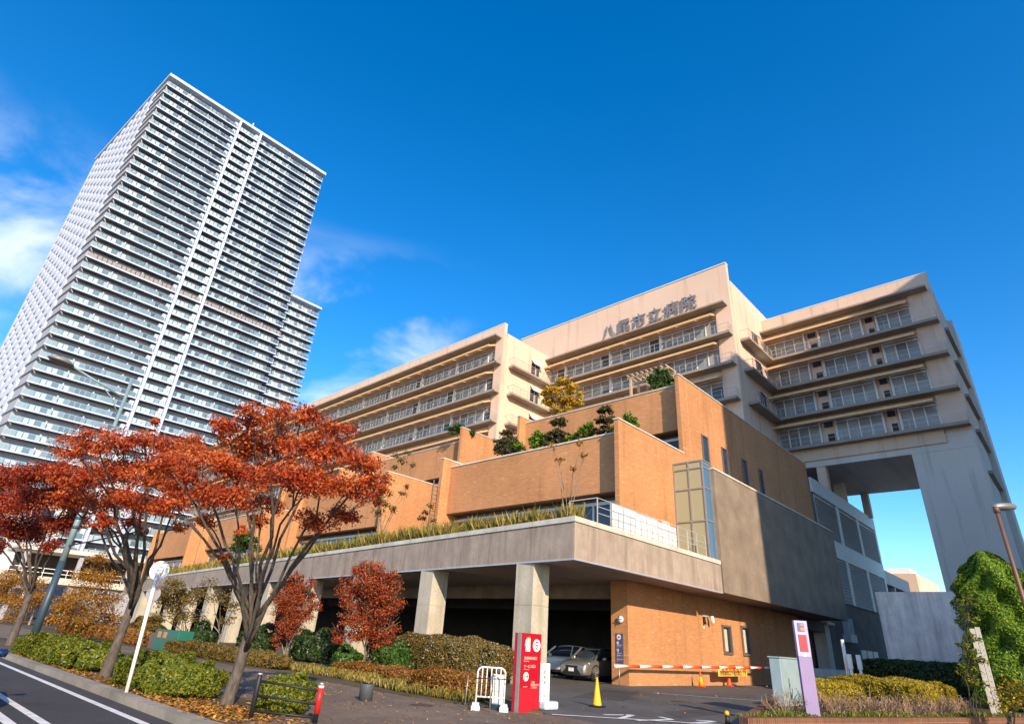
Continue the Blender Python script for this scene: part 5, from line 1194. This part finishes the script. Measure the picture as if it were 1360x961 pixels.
# ---- planter wall, purple sign, cabinet, bollard and rail
pa, pb_ = Vector((-6.42, 15.1, 0)), Vector((-2.3, 29.6, 0)); u = (pb_ - pa).normalized(); nn = Vector((-u.y, u.x, 0))
t = thing('planter_wall', 'low brown brick planter wall along the bottom right corner', 'planter', pa)
m = MB(); m.prism([tuple((pa)[:2]), tuple((pb_)[:2]), tuple((pb_ + nn * 0.25)[:2]), tuple((pa + nn * 0.25)[:2])], 0, 0.36); m.build('long_wall', M_BRICKWALL, t)
m = MB(); e = pa + nn * 0.2502; pe = Vector((-8.75, 22.2, 0)); de = (pe - e).normalized(); ne = Vector((de.y, -de.x, 0)) * 0.22; m.prism([tuple(e[:2]), tuple(pe[:2]), tuple((pe + ne)[:2]), tuple((e + ne)[:2])], 0, 0.357); m.build('end_wall', M_BRICKWALL, t)
m = MB(); b2 = e + ne * 1.02; m.prism([tuple(b2[:2]), tuple((pb_ + nn * 0.26)[:2]), (-2.3, 49.9), (-11.5, 49.9), (-9.4, 27), tuple((pe + ne * 1.02)[:2])], -0.02, 0.3); o = m.build('planter_soil', M_SOIL); o['kind'] = 'structure'
strip_plants('planter_grass', 'short green grass along the brick planter edge', [pa + nn * 0.6 + u * 0.6 + Vector((0, 0, 0.3)), pb_ + nn * 0.6 + Vector((0, 0, 0.3))], 0.16, 3000, M_LIME, 0.02)
Y = 18.5; tl, tr2, bl = at_y(1052, 823.5, Y), at_y(1070, 823.5, Y), at_y(1066, 951, Y)
sc = Vector(((tl.x + tr2.x) / 2, Y, 0.28)); hs_ = tl.z - 0.28
t = thing('purple_sign', 'tall lilac sign post with a red panel and small pictures, standing in the planter', 'sign', sc, None, 0.75)
m = MB(); m.box(-0.175, 0.175, -0.06, 0.06, 0, hs_ * 0.62); m.build('lower_panel', M_PURPLE, t, local=True)
m = MB(); m.box(-0.174, 0.174, -0.059, 0.059, hs_ * 0.62 + 0.001, hs_); m.build('upper_panel', M_PALEP, t, local=True)
m = MB(); m.box(0.1755, 0.19, -0.05, 0.05, 0, hs_); m.build('edge', M_PURPLE, t, local=True)
m = MB(); m.box(-0.09, 0.10, -0.068, -0.0595, hs_ * 0.675, hs_ * 0.84); o = m.build('red_panel', plain('notice_red', (0.5, 0.035, 0.05), 0.5), t, local=True)
m = MB(); m.box(-0.11, 0.12, -0.0655, -0.0592, hs_ * 0.667, hs_ * 0.848); m.build('panel_frame', plain('sign_indigo', (0.09, 0.075, 0.16), 0.45), o, local=True)
m = MB(); m.box(-0.10, 0.09, -0.066, -0.0592, hs_ * 0.88, hs_ * 0.975); o = m.build('picture', plain('notice_blue', (0.12, 0.11, 0.3), 0.5), t, local=True)
m = MB(); m.poly(ring2(0.05, 16, 0.03, hs_ * 0.91), (0, -0.068, 0), UX, UZ); m.poly([(-0.02, hs_ * 0.945), (0.08, hs_ * 0.945), (0.08, hs_ * 0.965), (-0.02, hs_ * 0.965)], (0, -0.0681, 0), UX, UZ); m.build('print', M_SKIN, o, local=True)
m = MB(); m.box(-0.045, 0.045, -0.064, -0.0592, hs_ * 0.62, hs_ * 0.65); m.build('label_plate', M_WHITE, t, local=True)
cb = at_x(1034, 873, -7.8); hc = cb.z - 0.3
t = thing('utility_cabinet', 'blue grey steel utility cabinet left of the purple sign', 'cabinet', (-7.98, 22.1, 0.3))
m = MB(); m.box(-8.15, -7.8, 21.3, 22.95, 0.3, 0.3 + hc); m.build('body', M_TEAL, t, bevel=0.02)
m = MB(); m.box(-8.18, -7.77, 21.27, 22.98, 0.301 + hc, 0.34 + hc); m.build('top', M_TEAL, t)
m = MB(); m.box(-7.799, -7.785, 21.36, 22.89, 0.42, 0.22 + hc); o = m.build('door', M_TEAL, t)
m = MB(); m.box(-7.784, -7.75, 21.75, 21.80, 0.85, 1.1); m.build('handle', M_STEEL, o)
bo = at_x(965, 943, -7.82)
t = thing('bollard', 'short black bollard with a yellow top at the bottom edge', 'bollard', (bo.x, bo.y, 0))
m = MB(); m.tube([(bo.x, bo.y, 0), (bo.x, bo.y, 0.1), (bo.x, bo.y, bo.z - 0.1)], [0.07, 0.055, 0.055], 12); m.build('post', M_BLACK, t, True)
m = MB(); m.tube([(bo.x, bo.y, bo.z - 0.1), (bo.x, bo.y, bo.z - 0.03), (bo.x, bo.y, bo.z)], [0.062, 0.06, 0.03], 12); m.build('cap', M_YEL, t, True)
t = thing('guard_rail', 'low black guard rail in front of the brick planter wall', 'rail', (-5.5, 16, 0))
ra, rb = pa - nn * 0.9, pb_ - nn * 0.75; ra = Vector((-7.5, 17.2, 0)).lerp(ra, 0.6)
zr = 0.17
m = MB(); m.tube([ra + Vector((0, 0, zr)), rb + Vector((0, 0, zr))], 0.035, 8); m.build('rail', M_BLACK, t, True)
for s in (0.0, 0.33, 0.66, 1.0):
    p = ra.lerp(rb, s); MB().tube([p, p + Vector((0, 0, zr))], 0.035, 8).build('post', M_BLACK, t, True)
# ---- white posts, twin beige posts, concrete wall
for lab, px, py0, py1 in (('white topped post nearer the dark entrance', 1134, 868, 908), ('white topped post nearer the grey concrete wall', 1146.5, 869, 908)):
    p = at_depth(px, py1, 30); h = at_depth(px - 3, py0, 30).z - p.z
    t = thing('marker_post', lab, 'post', (p.x, p.y, 0), 'white marker posts')
    m = MB(); m.box(p.x - 0.06, p.x + 0.06, p.y - 0.06, p.y + 0.06, 0, p.z + h * 0.55); m.build('post', M_WHITE, t)
    m = MB(); m.box(p.x - 0.11, p.x + 0.11, p.y - 0.08, p.y + 0.08, p.z + h * 0.5, p.z + h); m.build('head', M_WHITE, t, bevel=0.02)
p = at_depth(1128, 905, 30.5); q_ = at_depth(1122.5, 848, 30.5)
tag(MB().tube([(p.x, p.y, 0), (p.x, p.y, q_.z)], 0.09, 8).build('white_pole', M_WHITE, None, True), 'slim white pole left of the two white topped posts', 'pole')
for lab, dx in (('left one of the twin beige perforated posts by the conifer', 0), ('right one of the twin beige perforated posts by the conifer', 14)):
    p = at_x(1319 + dx * 0.55, 942, -3.3); top = at_x(1303 + dx * 0.8, 839, -3.3)
    t = thing('perforated_post', lab, 'post', (p.x, p.y, 0), 'twin beige posts')
    dd = depth_of(p); w_ = 5.2 * dd / F_PX
    m = MB(); m.box(p.x - w_ / 2, p.x + w_ / 2, p.y - 0.05, p.y + 0.05, 0.0, top.z); m.build('upright', plain('beige_paint', (0.6, 0.55, 0.46), 0.5), t)
    for i in range(14 if dx else 0):
        z = p.z + 0.2 + i * (top.z - p.z - 0.3) / 14; m = MB(); m.disc((p.x + w_ * 0.2, p.y - 0.0505, z), (0, -1, 0), 0.012, 0.002, 8); m.build('hole', M_BLACK, t)
t = thing('concrete_wall', 'plain weathered grey concrete wall right of the plant building', 'wall', (-7, 50, 0))
m = MB(); m.box(-11.0, -2.2, 50, 50.5, 0, 6.4); m.box(-11.0, -10.6, 50.5, 62, 0, 6.4); m.build('wall', M_WALLC, t)
t = thing('low_wall', 'short pale concrete wall behind the purple sign', 'wall', (-13, 42, 0))
p0, p1 = at_depth(1078, 898, 33), at_depth(1128, 897, 36)
m = MB(); m.bar((p0.x, p0.y, 0.65), (p1.x, p1.y, 0.65), 0.25, 1.3); m.build('wall', M_COPING, t)

# ---- grey pot, black fence, bus stop pole, green cabinet
pp = at_z(485, 929.5)
t = thing('pavement_pot', 'dark grey cylindrical pot standing on the pavement', 'pot', (pp.x, pp.y, 0))
m = MB(); r = 0.185; m.tube([(pp.x, pp.y, 0.001), (pp.x, pp.y, 0.36), (pp.x, pp.y, 0.385), (pp.x, pp.y, 0.385), (pp.x, pp.y, 0.3)], [r * 0.95, r, r * 0.97, r * 0.82, r * 0.8], 24); m.build('pot', plain('pot_grey', (0.075, 0.085, 0.10), 0.55), t, True)
m = MB(); m.disc((pp.x, pp.y, 0.30), (0, 0, 1), r * 0.8, 0.01); m.build('soil', M_SOIL, t)
fa, fb = Vector((-12.05, 5.99, 0)), Vector((-11.26, 6.88, 0))
t = thing('black_fence', 'black three rail fence with a red sleeve on its right post', 'fence', fa)
for p, h in ((fa, 0.74), (fb, 0.64)):
    m = MB(); m.tube([p, p + Vector((0, 0, h - 0.02)), p + Vector((0, 0, h))], [0.045, 0.045, 0.03], 12); o = m.build('post', M_BLACK, t, True)
    m = MB(); m.disc(p + Vector((0, 0, h)), (0, 0, 1), 0.04, 0.03, 12); m.build('cap', M_RAIL, o, True)
for z0, z1 in ((0.64, 0.53), (0.40, 0.31), (0.15, 0.09)):
    MB().tube([fa + Vector((0, 0, z0)), fb + Vector((0, 0, z1))], 0.022, 8).build('rail', M_BLACK, t, True)
MB().tube([fb + Vector((0, 0, 0.16)), fb + Vector((0, 0, 0.62))], 0.052, 14).build('red_sleeve', plain('sleeve_red', (0.62, 0.02, 0.015), 0.4), t, True)
MB().tube([fb + Vector((0, 0, 0.585)), fb + Vector((0, 0, 0.625))], 0.054, 14).build('white_band', M_WHITE, t, True)
YB = 5.2; pb0, pb1 = at_z(164.7, 920.6, 0.0), at_y(210.4, 757, YB)
t = thing('bus_stop_sign', 'white bus stop pole with two round discs at the kerb', 'bus stop', (pb0.x, YB, 0))
ct = Vector((pb1.x, YB, pb1.z)); cl = at_y(202.5, 787, YB)
MB().tube([(pb0.x, YB, 0), (ct.x, YB, ct.z - 0.05)], 0.042, 12).build('pole', M_WHITE, t, True)
vd = Vector((0.75, -0.66, 0))
m = MB(); m.disc(ct - vd * 0.08, vd, 0.235, 0.025, 32); m.build('disc', M_WHITE, t)
su = Vector((0.66, 0.75, 0)); og = ct - vd * 0.052
m = MB()
for q in ([(-0.1, -0.08), (0.1, -0.08), (0.1, -0.055), (-0.1, -0.055)], [(-0.1, 0.075), (0.1, 0.075), (0.1, 0.10), (-0.1, 0.10)], [(-0.1, -0.054), (-0.075, -0.054), (-0.075, 0.074), (-0.1, 0.074)], [(0.075, -0.054), (0.1, -0.054), (0.1, 0.074), (0.075, 0.074)], [(-0.075, 0.0), (0.075, 0.0), (0.075, 0.02), (-0.075, 0.02)], [(-0.075, -0.125), (-0.045, -0.125), (-0.045, -0.081), (-0.075, -0.081)], [(0.045, -0.125), (0.075, -0.125), (0.075, -0.081), (0.045, -0.081)]):
    m.poly(q, og, su, UZ)
m.build('bus_pictogram', plain('pictogram_grey', (0.33, 0.33, 0.36), 0.6), t)
m = MB(); m.disc(Vector(cl) - vd * 0.08 + Vector((0, 0, -0.02)), vd, 0.175, 0.025, 28); m.build('lower_disc', M_GREYDISC, t)
gp = at_y(214, 866, 12.6)
t = thing('green_cabinet', 'dark green roadside cabinet with two beige stickers', 'cabinet', (gp.x, 12.9, 0))
h = at_y(214, 835, 12.6).z; w_ = (at_y(226, 850, 12.6).x - at_y(196, 850, 12.6).x) / 2
m = MB(); m.box(gp.x - w_, gp.x + w_, 12.6, 13.4, 0, h); m.build('body', M_GREENB, t, bevel=0.03)
for dx in (-0.55, -0.05):
    m = MB(); m.box(gp.x + w_ * (dx - 0.2), gp.x + w_ * (dx + 0.08), 12.585, 12.599, h * 0.62, h * 0.9); m.build('sticker', M_SKIN, t)
tag(MB().box(gp.x - w_ * 1.7, gp.x - w_ * 1.25, 12.75, 13.0, 0, h * 0.8).build('brown_post', M_BROWNP), 'short brown post left of the green cabinet', 'post')
for lab, px in (('small black box on a stake behind the long kerb hedge', (117, 868)),):
    p = at_y(px[0], px[1], 7.6); t = thing('garden_light', lab, 'garden light', (p.x, 7.6, 0)); m = MB(); m.box(p.x - 0.13, p.x + 0.13, 7.5, 7.7, 0.35, 0.72); m.build('head', M_BLACK, t, bevel=0.02); MB().tube([(p.x, 7.6, 0), (p.x, 7.6, 0.35)], 0.03, 8).build('stake', M_BLACK, t)

# ---- street lamps
YL = 5.9; top = at_y(174, 508, YL); xl = top.x
t = thing('street_lamp', 'tall teal street lamp with a flat arm head, beside the farthest red tree', 'street lamp', (xl, YL, 0))
z1, z2, z3 = 3.55, 5.6, 6.6
MB().tube([(xl, YL, 0), (xl, YL, z1)], [0.15, 0.135], 16).build('lower_pole', M_NAVYP, t, True)
MB().tube([(xl, YL, z1 + 0.002), (xl, YL, z2 - 0.1), (xl, YL, z2), (xl, YL, z3), (xl, YL, top.z)], [0.132, 0.12, 0.11, 0.1, 0.075], 16).build('pole', M_TEALP, t, True)
for z in (4.9, 5.3, z2, 6.1): MB().tube([(xl, YL, z), (xl, YL, z + 0.12)], 0.142, 16).build('collar', M_NAVYP, t, True)
MB().tube([(xl, YL, 6.7), (xl, YL, 7.3)], [0.16, 0.14], 14).build('camera_box', M_NAVYP, t, True)
hp = at_x(96, 486, xl); tip = at_x(66, 474, xl); aj = Vector((xl, YL, at_y(168, 528, YL).z))
MB().tube([aj, Vector(hp)], [0.055, 0.045], 10).build('arm', M_TEALP, t, True)
MB().tube([Vector((xl, YL, aj.z - 0.9)), Vector((xl, YL - 0.5, aj.z - 0.15)), aj.lerp(Vector(hp), 0.45)], [0.025, 0.025, 0.025], 8).build('brace', M_TEALP, t, True)
hp, tip = Vector(hp), Vector(tip); dd = (tip - hp).normalized(); sd_ = Vector((1, 0, 0))
m = MB(); prof = [(-0.05, 0.10), (0.1, 0.27), (0.35, 0.38), (0.62, 0.36), (0.86, 0.24), (0.98, 0.08)]; ln = (tip - hp).length + 0.1
V = []; k = 14
for s, r in prof:
    for j in range(k):
        a = 2 * PI * j / k; V.append(hp + dd * (s * ln) + sd_ * (math.cos(a) * r) + Vector((0, 0, max(math.sin(a), -0.35) * r * 0.5)))
F = [(i * k + j, i * k + (j + 1) % k, (i + 1) * k + (j + 1) % k, (i + 1) * k + j) for i in range(len(prof) - 1) for j in range(k)] + [tuple(range(k))[::-1], tuple(range((len(prof) - 1) * k, len(prof) * k))]
m.add(V, F); m.build('lamp_head', plain('lamp_grey', (0.24, 0.235, 0.22), 0.5, 0.3), t, True)
za = at_y(124, 717, YL).z; e = at_y(183, 723, YL)
MB().tube([(xl, YL, za), (e.x - 0.35, YL, za - 0.05)], 0.03, 8).build('side_arm', M_DARKM, t, True)
m = MB(); m.tube([(e.x - 0.5, YL, za - 0.02), (e.x - 0.3, YL, za - 0.02), (e.x + 0.25, YL, za - 0.1), (e.x + 0.4, YL, za - 0.14)], [0.05, 0.13, 0.14, 0.06], 12); m.build('side_lamp', M_BLACK, t, True)
lp = at_depth(1323, 676, 24)
t = thing('street_lamp', 'brown street lamp pole with a silver head behind the tall conifer', 'street lamp', (lp.x, lp.y, 0))
MB().tube([(lp.x, lp.y, 0), (lp.x, lp.y, lp.z)], [0.085, 0.07], 14).build('pole', M_BROWNP, t, True)
hx = at_depth(1318, 672, 24); hx2 = at_depth(1348, 673, 24.5); ax = (hx2 - hx)
V = []; k = 12; F = []
prof = [(0.05, 0.06), (0.15, 0.16), (0.5, 0.2), (0.85, 0.17), (1.0, 0.05)]; axn = ax.normalized(); sd_ = axn.cross(Vector((0, 0, 1))).normalized()
for s, r in prof:
    for j in range(k):
        a = 2 * PI * j / k; V.append(hx + ax * s + sd_ * (math.cos(a) * r * 1.2) + Vector((0, 0, math.sin(a) * r * 0.85)))
F = [(i * k + j, i * k + (j + 1) % k, (i + 1) * k + (j + 1) % k, (i + 1) * k + j) for i in range(len(prof) - 1) for j in range(k)] + [tuple(range(k))[::-1], tuple(range((len(prof) - 1) * k, len(prof) * k))]
m = MB(); m.add(V, F); m.build('lamp_head', M_STEEL, t, True)
MB().tube([(lp.x, lp.y, lp.z - 0.15), (lp.x, lp.y, lp.z + 0.12)], 0.11, 12).build('collar', M_BROWNP, t, True)

# ---- cars
def car(name, label, loc, rz, paint, length=4.66, width=1.86, height=1.64, plate=True, group=None):
    t = thing(name, label, 'car', loc, group, rz)
    HW = width / 2; F0 = length / 2
    def loft(secs, nm, mat, parent, sub=2, cap=True):
        k = len(secs[0]); V = [p for s in secs for p in s]
        F = [(i * k + j, i * k + j + 1, (i + 1) * k + j + 1, (i + 1) * k + j) for i in range(len(secs) - 1) for j in range(k - 1)]
        F += [(i * k + k - 1, i * k, (i + 1) * k, (i + 1) * k + k - 1) for i in range(len(secs) - 1)]
        if cap: F += [tuple(range(k))[::-1], tuple(range((len(secs) - 1) * k, len(secs) * k))]
        m = MB(); m.add(V, F); o = m.build(nm, mat, parent, True, local=True)
        if sub: s = o.modifiers.new('smooth', 'SUBSURF'); s.levels = s.render_levels = sub
        return o
    def sec(x, w, zb, zs, zt, wt):
        return [(x, -w * 0.92, zb), (x, -w, zb + 0.12), (x, -w, zs * 0.75 + zb * 0.25), (x, -w * 0.985, zs), (x, -wt, zt), (x, 0, zt + 0.03), (x, wt, zt), (x, w * 0.985, zs), (x, w, zs * 0.75 + zb * 0.25), (x, w, zb + 0.12), (x, w * 0.92, zb), (x, 0, zb - 0.01)]
    body = loft([sec(-F0, HW * 0.84, 0.42, 0.85, 0.95, HW * 0.66), sec(-F0 + 0.05, HW * 0.9, 0.36, 0.92, 1.04, HW * 0.74), sec(-F0 + 0.7, HW, 0.25, 0.98, 1.08, HW * 0.84), sec(-0.6, HW, 0.22, 0.95, 1.04, HW * 0.86), sec(0.6, HW, 0.22, 0.94, 1.03, HW * 0.86), sec(F0 - 1.3, HW, 0.22, 0.93, 1.03, HW * 0.84), sec(F0 - 0.6, HW * 0.995, 0.22, 0.88, 0.99, HW * 0.78), sec(F0 - 0.2, HW * 0.95, 0.22, 0.80, 0.92, HW * 0.74), sec(F0 - 0.06, HW * 0.88, 0.24, 0.74, 0.84, HW * 0.70), sec(F0, HW * 0.80, 0.28, 0.62, 0.72, HW * 0.62), sec(F0 + 0.005, HW * 0.76, 0.30, 0.60, 0.70, HW * 0.58)], 'body', paint, t)
    def gsec(x, zb, zt, wb, wt): return [(x, -wb, zb), (x, -wt, zt - 0.05), (x, -wt * 0.8, zt), (x, wt * 0.8, zt), (x, wt, zt - 0.05), (x, wb, zb)]
    loft([gsec(-F0 + 0.35, 0.98, 1.05, HW * 0.8, HW * 0.7), gsec(-F0 + 0.75, 0.97, height - 0.12, HW * 0.86, HW * 0.66), gsec(-0.7, 0.95, height - 0.02, HW * 0.88, HW * 0.7), gsec(0.25, 0.95, height - 0.03, HW * 0.88, HW * 0.7), gsec(0.75, 0.95, height - 0.2, HW * 0.87, HW * 0.7), gsec(F0 - 0.98, 0.95, 1.02, HW * 0.8, HW * 0.7)], 'windows', M_DKGLASS, t, 1)
    loft([gsec(-F0 + 0.7, height - 0.13, height - 0.06, HW * 0.67, HW * 0.64), gsec(-0.7, height - 0.06, height + 0.015, HW * 0.71, HW * 0.69), gsec(0.25, height - 0.06, height + 0.01, HW * 0.71, HW * 0.69), gsec(0.62, height - 0.2, height - 0.11, HW * 0.7, HW * 0.68)], 'roof', paint, t, 1)
    for s in (-1, 1):
        m = MB(); m.bar((0.6, s * HW * 0.71, height - 0.1), (F0 - 1.02, s * HW * 0.84, 1.0), 0.06, 0.09); m.build('pillar', paint, t, local=True); m = MB(); m.bar((-0.5, s * HW * 0.72, height - 0.06), (-0.45, s * HW * 0.9, 0.97), 0.08, 0.05); m.build('pillar', paint, t, local=True); m = MB(); m.bar((-F0 + 0.75, s * HW * 0.69, height - 0.14), (-F0 + 0.55, s * HW * 0.86, 1.0), 0.16, 0.06); m.build('pillar', paint, t, local=True)
        m = MB(); m.tube([(0.78, s * (HW - 0.06), 1.02), (0.8, s * (HW + 0.06), 1.07), (0.8, s * (HW + 0.22), 1.08), (0.8, s * (HW + 0.25), 1.08)], [0.03, 0.09, 0.1, 0.04], 10); m.build('mirror', paint, t, True, local=True)
        m = MB(); m.add([(F0 - 0.03, s * HW * 0.50, 0.70), (F0 - 0.12, s * HW * 0.80, 0.73), (F0 - 0.42, s * HW * 0.955, 0.80), (F0 - 0.40, s * HW * 0.93, 0.86), (F0 - 0.16, s * HW * 0.80, 0.81), (F0 - 0.05, s * HW * 0.5, 0.745),
               (F0 - 0.3, s * HW * 0.50, 0.70), (F0 - 0.4, s * HW * 0.70, 0.73), (F0 - 0.6, s * HW * 0.85, 0.80), (F0 - 0.6, s * HW * 0.83, 0.86), (F0 - 0.4, s * HW * 0.7, 0.81), (F0 - 0.3, s * HW * 0.5, 0.745)],
              [(0, 1, 2, 3, 4, 5), (0, 6, 7, 1), (1, 7, 8, 2), (2, 8, 9, 3), (3, 9, 10, 4), (4, 10, 11, 5), (5, 11, 6, 0), (11, 10, 9, 8, 7, 6)]); m.build('headlight', plain('headlight', (0.8, 0.82, 0.85), 0.15, 0.2), t, local=True)
        m = MB(); m.bar((F0 - 0.02, s * HW * 0.62, 0.30), (F0 - 0.12, s * HW * 0.80, 0.60), 0.05, 0.06); m.build('bumper_vent', M_BLACK, t, local=True)
        for x in (F0 - 0.92, -F0 + 0.9):
            y = s * (HW - 0.02)
            m = MB(); m.tube([(x, y - s * 0.24, 0.35), (x, y - s * 0.20, 0.35), (x, y - s * 0.02, 0.35), (x, y + s * 0.0, 0.35)], [0.30, 0.35, 0.35, 0.31], 28); w_ = m.build('wheel', M_BLACK, t, True, local=True)
            m = MB(); m.disc((x, y - s * 0.01, 0.35), (0, s, 0), 0.235, 0.012, 24); m.build('rim', M_DARKM, w_, local=True)
            m = MB()
            for a in range(5):
                an = 2 * PI * a / 5; m.bar((x, y + s * 0.012, 0.35), (x + math.cos(an) * 0.22, y + s * 0.012, 0.35 + math.sin(an) * 0.22), 0.06, 0.03)
            m.build('spoke', M_STEEL, w_, local=True)
            m = MB(); m.tube([(x + math.cos(a) * 0.40, y + s * 0.012, 0.35 + math.sin(a) * 0.40) for a in [PI * i / 12 - 0.15 for i in range(15)]], 0.035, 6); m.build('wheel_arch', M_BLACK, t, True, local=True)
    m = MB(); m.poly([(-0.62, 0.27), (0.62, 0.27), (0.60, 0.33), (0.36, 0.56), (0.40, 0.70), (-0.40, 0.70), (-0.36, 0.56), (-0.60, 0.33)], (F0 - 0.10, 0, 0), (0, 1, 0), (0, 0, 1), 0, 0.125); m.build('grille', M_BLACK, t, local=True)
    if plate:
        m = MB(); m.box(F0 + 0.03, F0 + 0.05, -0.165, 0.165, 0.42, 0.585); o = m.build('number_plate', M_WHITE, t, local=True)
    m = MB(); m.box(-F0 + 0.3, F0 - 0.4, -HW * 0.86, HW * 0.86, 0.16, 0.3); m.build('underbody', M_BLACK, t, local=True)
    return t
def car_paint(nm, col, metal, rough):
    m = plain(nm, col, rough, metal, 0.02, 0.6); m.node_tree.nodes['Principled BSDF'].inputs['Coat Weight'].default_value = 0.8; m.node_tree.nodes['Principled BSDF'].inputs['Coat Roughness'].default_value = 0.05; return m
car('parked_car', 'silver grey car facing out of the dark carport', (-20.85, 29.7, 0), -PI / 2, car_paint('silver_paint', (0.42, 0.41, 0.38), 0.75, 0.3))
car('parked_car', 'white car parked sideways behind the silver one in the carport', (-24.3, 31.6, 0), PI + 0.3, car_paint('white_car_paint', (0.78, 0.77, 0.74), 0.0, 0.25), plate=False)
bl_ = at_z(24, 948, -0.12)
car('passing_car', 'dark blue car on the road at the left bottom edge', (-14.7 - 2.33, 1.50, -0.12), 0.0, car_paint('blue_paint', (0.015, 0.04, 0.13), 0.4, 0.3), height=1.4).scale = (1, 1, 0.84)

# ---- far left: pale building and covered walkway
t = thing('pale_building', 'pale grey building at the far left behind the orange trees', 'building', (-150, 22, 0))
m = MB(); m.box(-190, -130, 6, 22, 0, 19); m.build('wall', plain('pale_wall', (0.55, 0.56, 0.58), 0.7), t)
for i in range(5):
    for j in range(3):
        m = MB(); m.box(-129.99, -129.95, 7.5 + j * 4.8, 10.6 + j * 4.8, 3 + i * 3.2, 4.7 + i * 3.2); m.build('window', M_DKGLASS, t)
t = thing('covered_walkway', 'raised walkway with white railings and a dark flat roof at the far left', 'walkway', (-118, 24, 0))
m = MB(); m.box(-124, -113, 10, 44, 5.2, 6.1); m.build('deck', M_COPING, t)
m = MB(); m.box(-123, -113, 15, 44, 9.6, 10.2); m.build('roof', M_GREYC, t)
for y in (16, 23, 30, 37): m = MB(); m.box(-114.2, -113.6, y, y + 0.6, 0, 9.6); m.build('column', M_TGREY, t)
m = MB(); m.box(-121, -120.6, 16, 44, 6.1, 9.6); m.build('back_wall', M_DARKC, t)
r = MB()
for h in (0.5, 1.1): r.bar((-113.1, 10, 6.1 + h), (-113.1, 44, 6.1 + h), 0.09)
for i in range(23): r.bar((-113.1, 10 + i * 1.5, 6.1), (-113.1, 10 + i * 1.5, 7.2), 0.07)
r.build('railing', M_WHITE, t)
t = thing('distant_building', 'cream flat roofed building seen past the plant wall at the right', 'building', (-26, 150, 0))
m = MB(); m.box(-44, -21.5, 130, 150, 0, 17.2); m.build('wall', M_RENDER, t)
m = MB(); m.box(-40, -30, 134, 140, 17.2, 20); m.box(-27, -23, 134, 140, 17.2, 18.6); m.build('roof_unit', M_WHITE, t)

# ---- timber pergola on the upper roof terrace
M_TIMBER = plain('weathered_timber', (0.5, 0.34, 0.2), 0.75, 0, 0.15)
YP = 38.6; a0 = at_y(838, 515, YP); a1 = at_y(884, 505, YP); ztp = at_y(838, 500, YP).z
t = thing('pergola', 'timber pergola with slatted top on the upper roof terrace', 'pergola', (a0.x, YP, 19.1))
for x in (a0.x, (a0.x + a1.x) / 2, a1.x):
    for y in (YP, YP + 1.2):
        m = MB(); m.box(x - 0.09, x + 0.09, y - 0.09, y + 0.09, 19.05, ztp - 0.19); m.build('post', M_TIMBER, t)
for y in (YP, YP + 1.2):
    m = MB(); m.box(a0.x - 0.3, a1.x + 0.3, y - 0.06, y + 0.06, ztp - 0.2, ztp); m.build('beam', M_TIMBER, t)
for i in range(9):
    x = a0.x - 0.2 + i * (a1.x - a0.x + 0.4) / 8
    m = MB(); m.box(x - 0.05, x + 0.05, YP - 0.25, YP + 1.45, ztp + 0.001, ztp + 0.12); m.build('rafter', M_TIMBER, t)
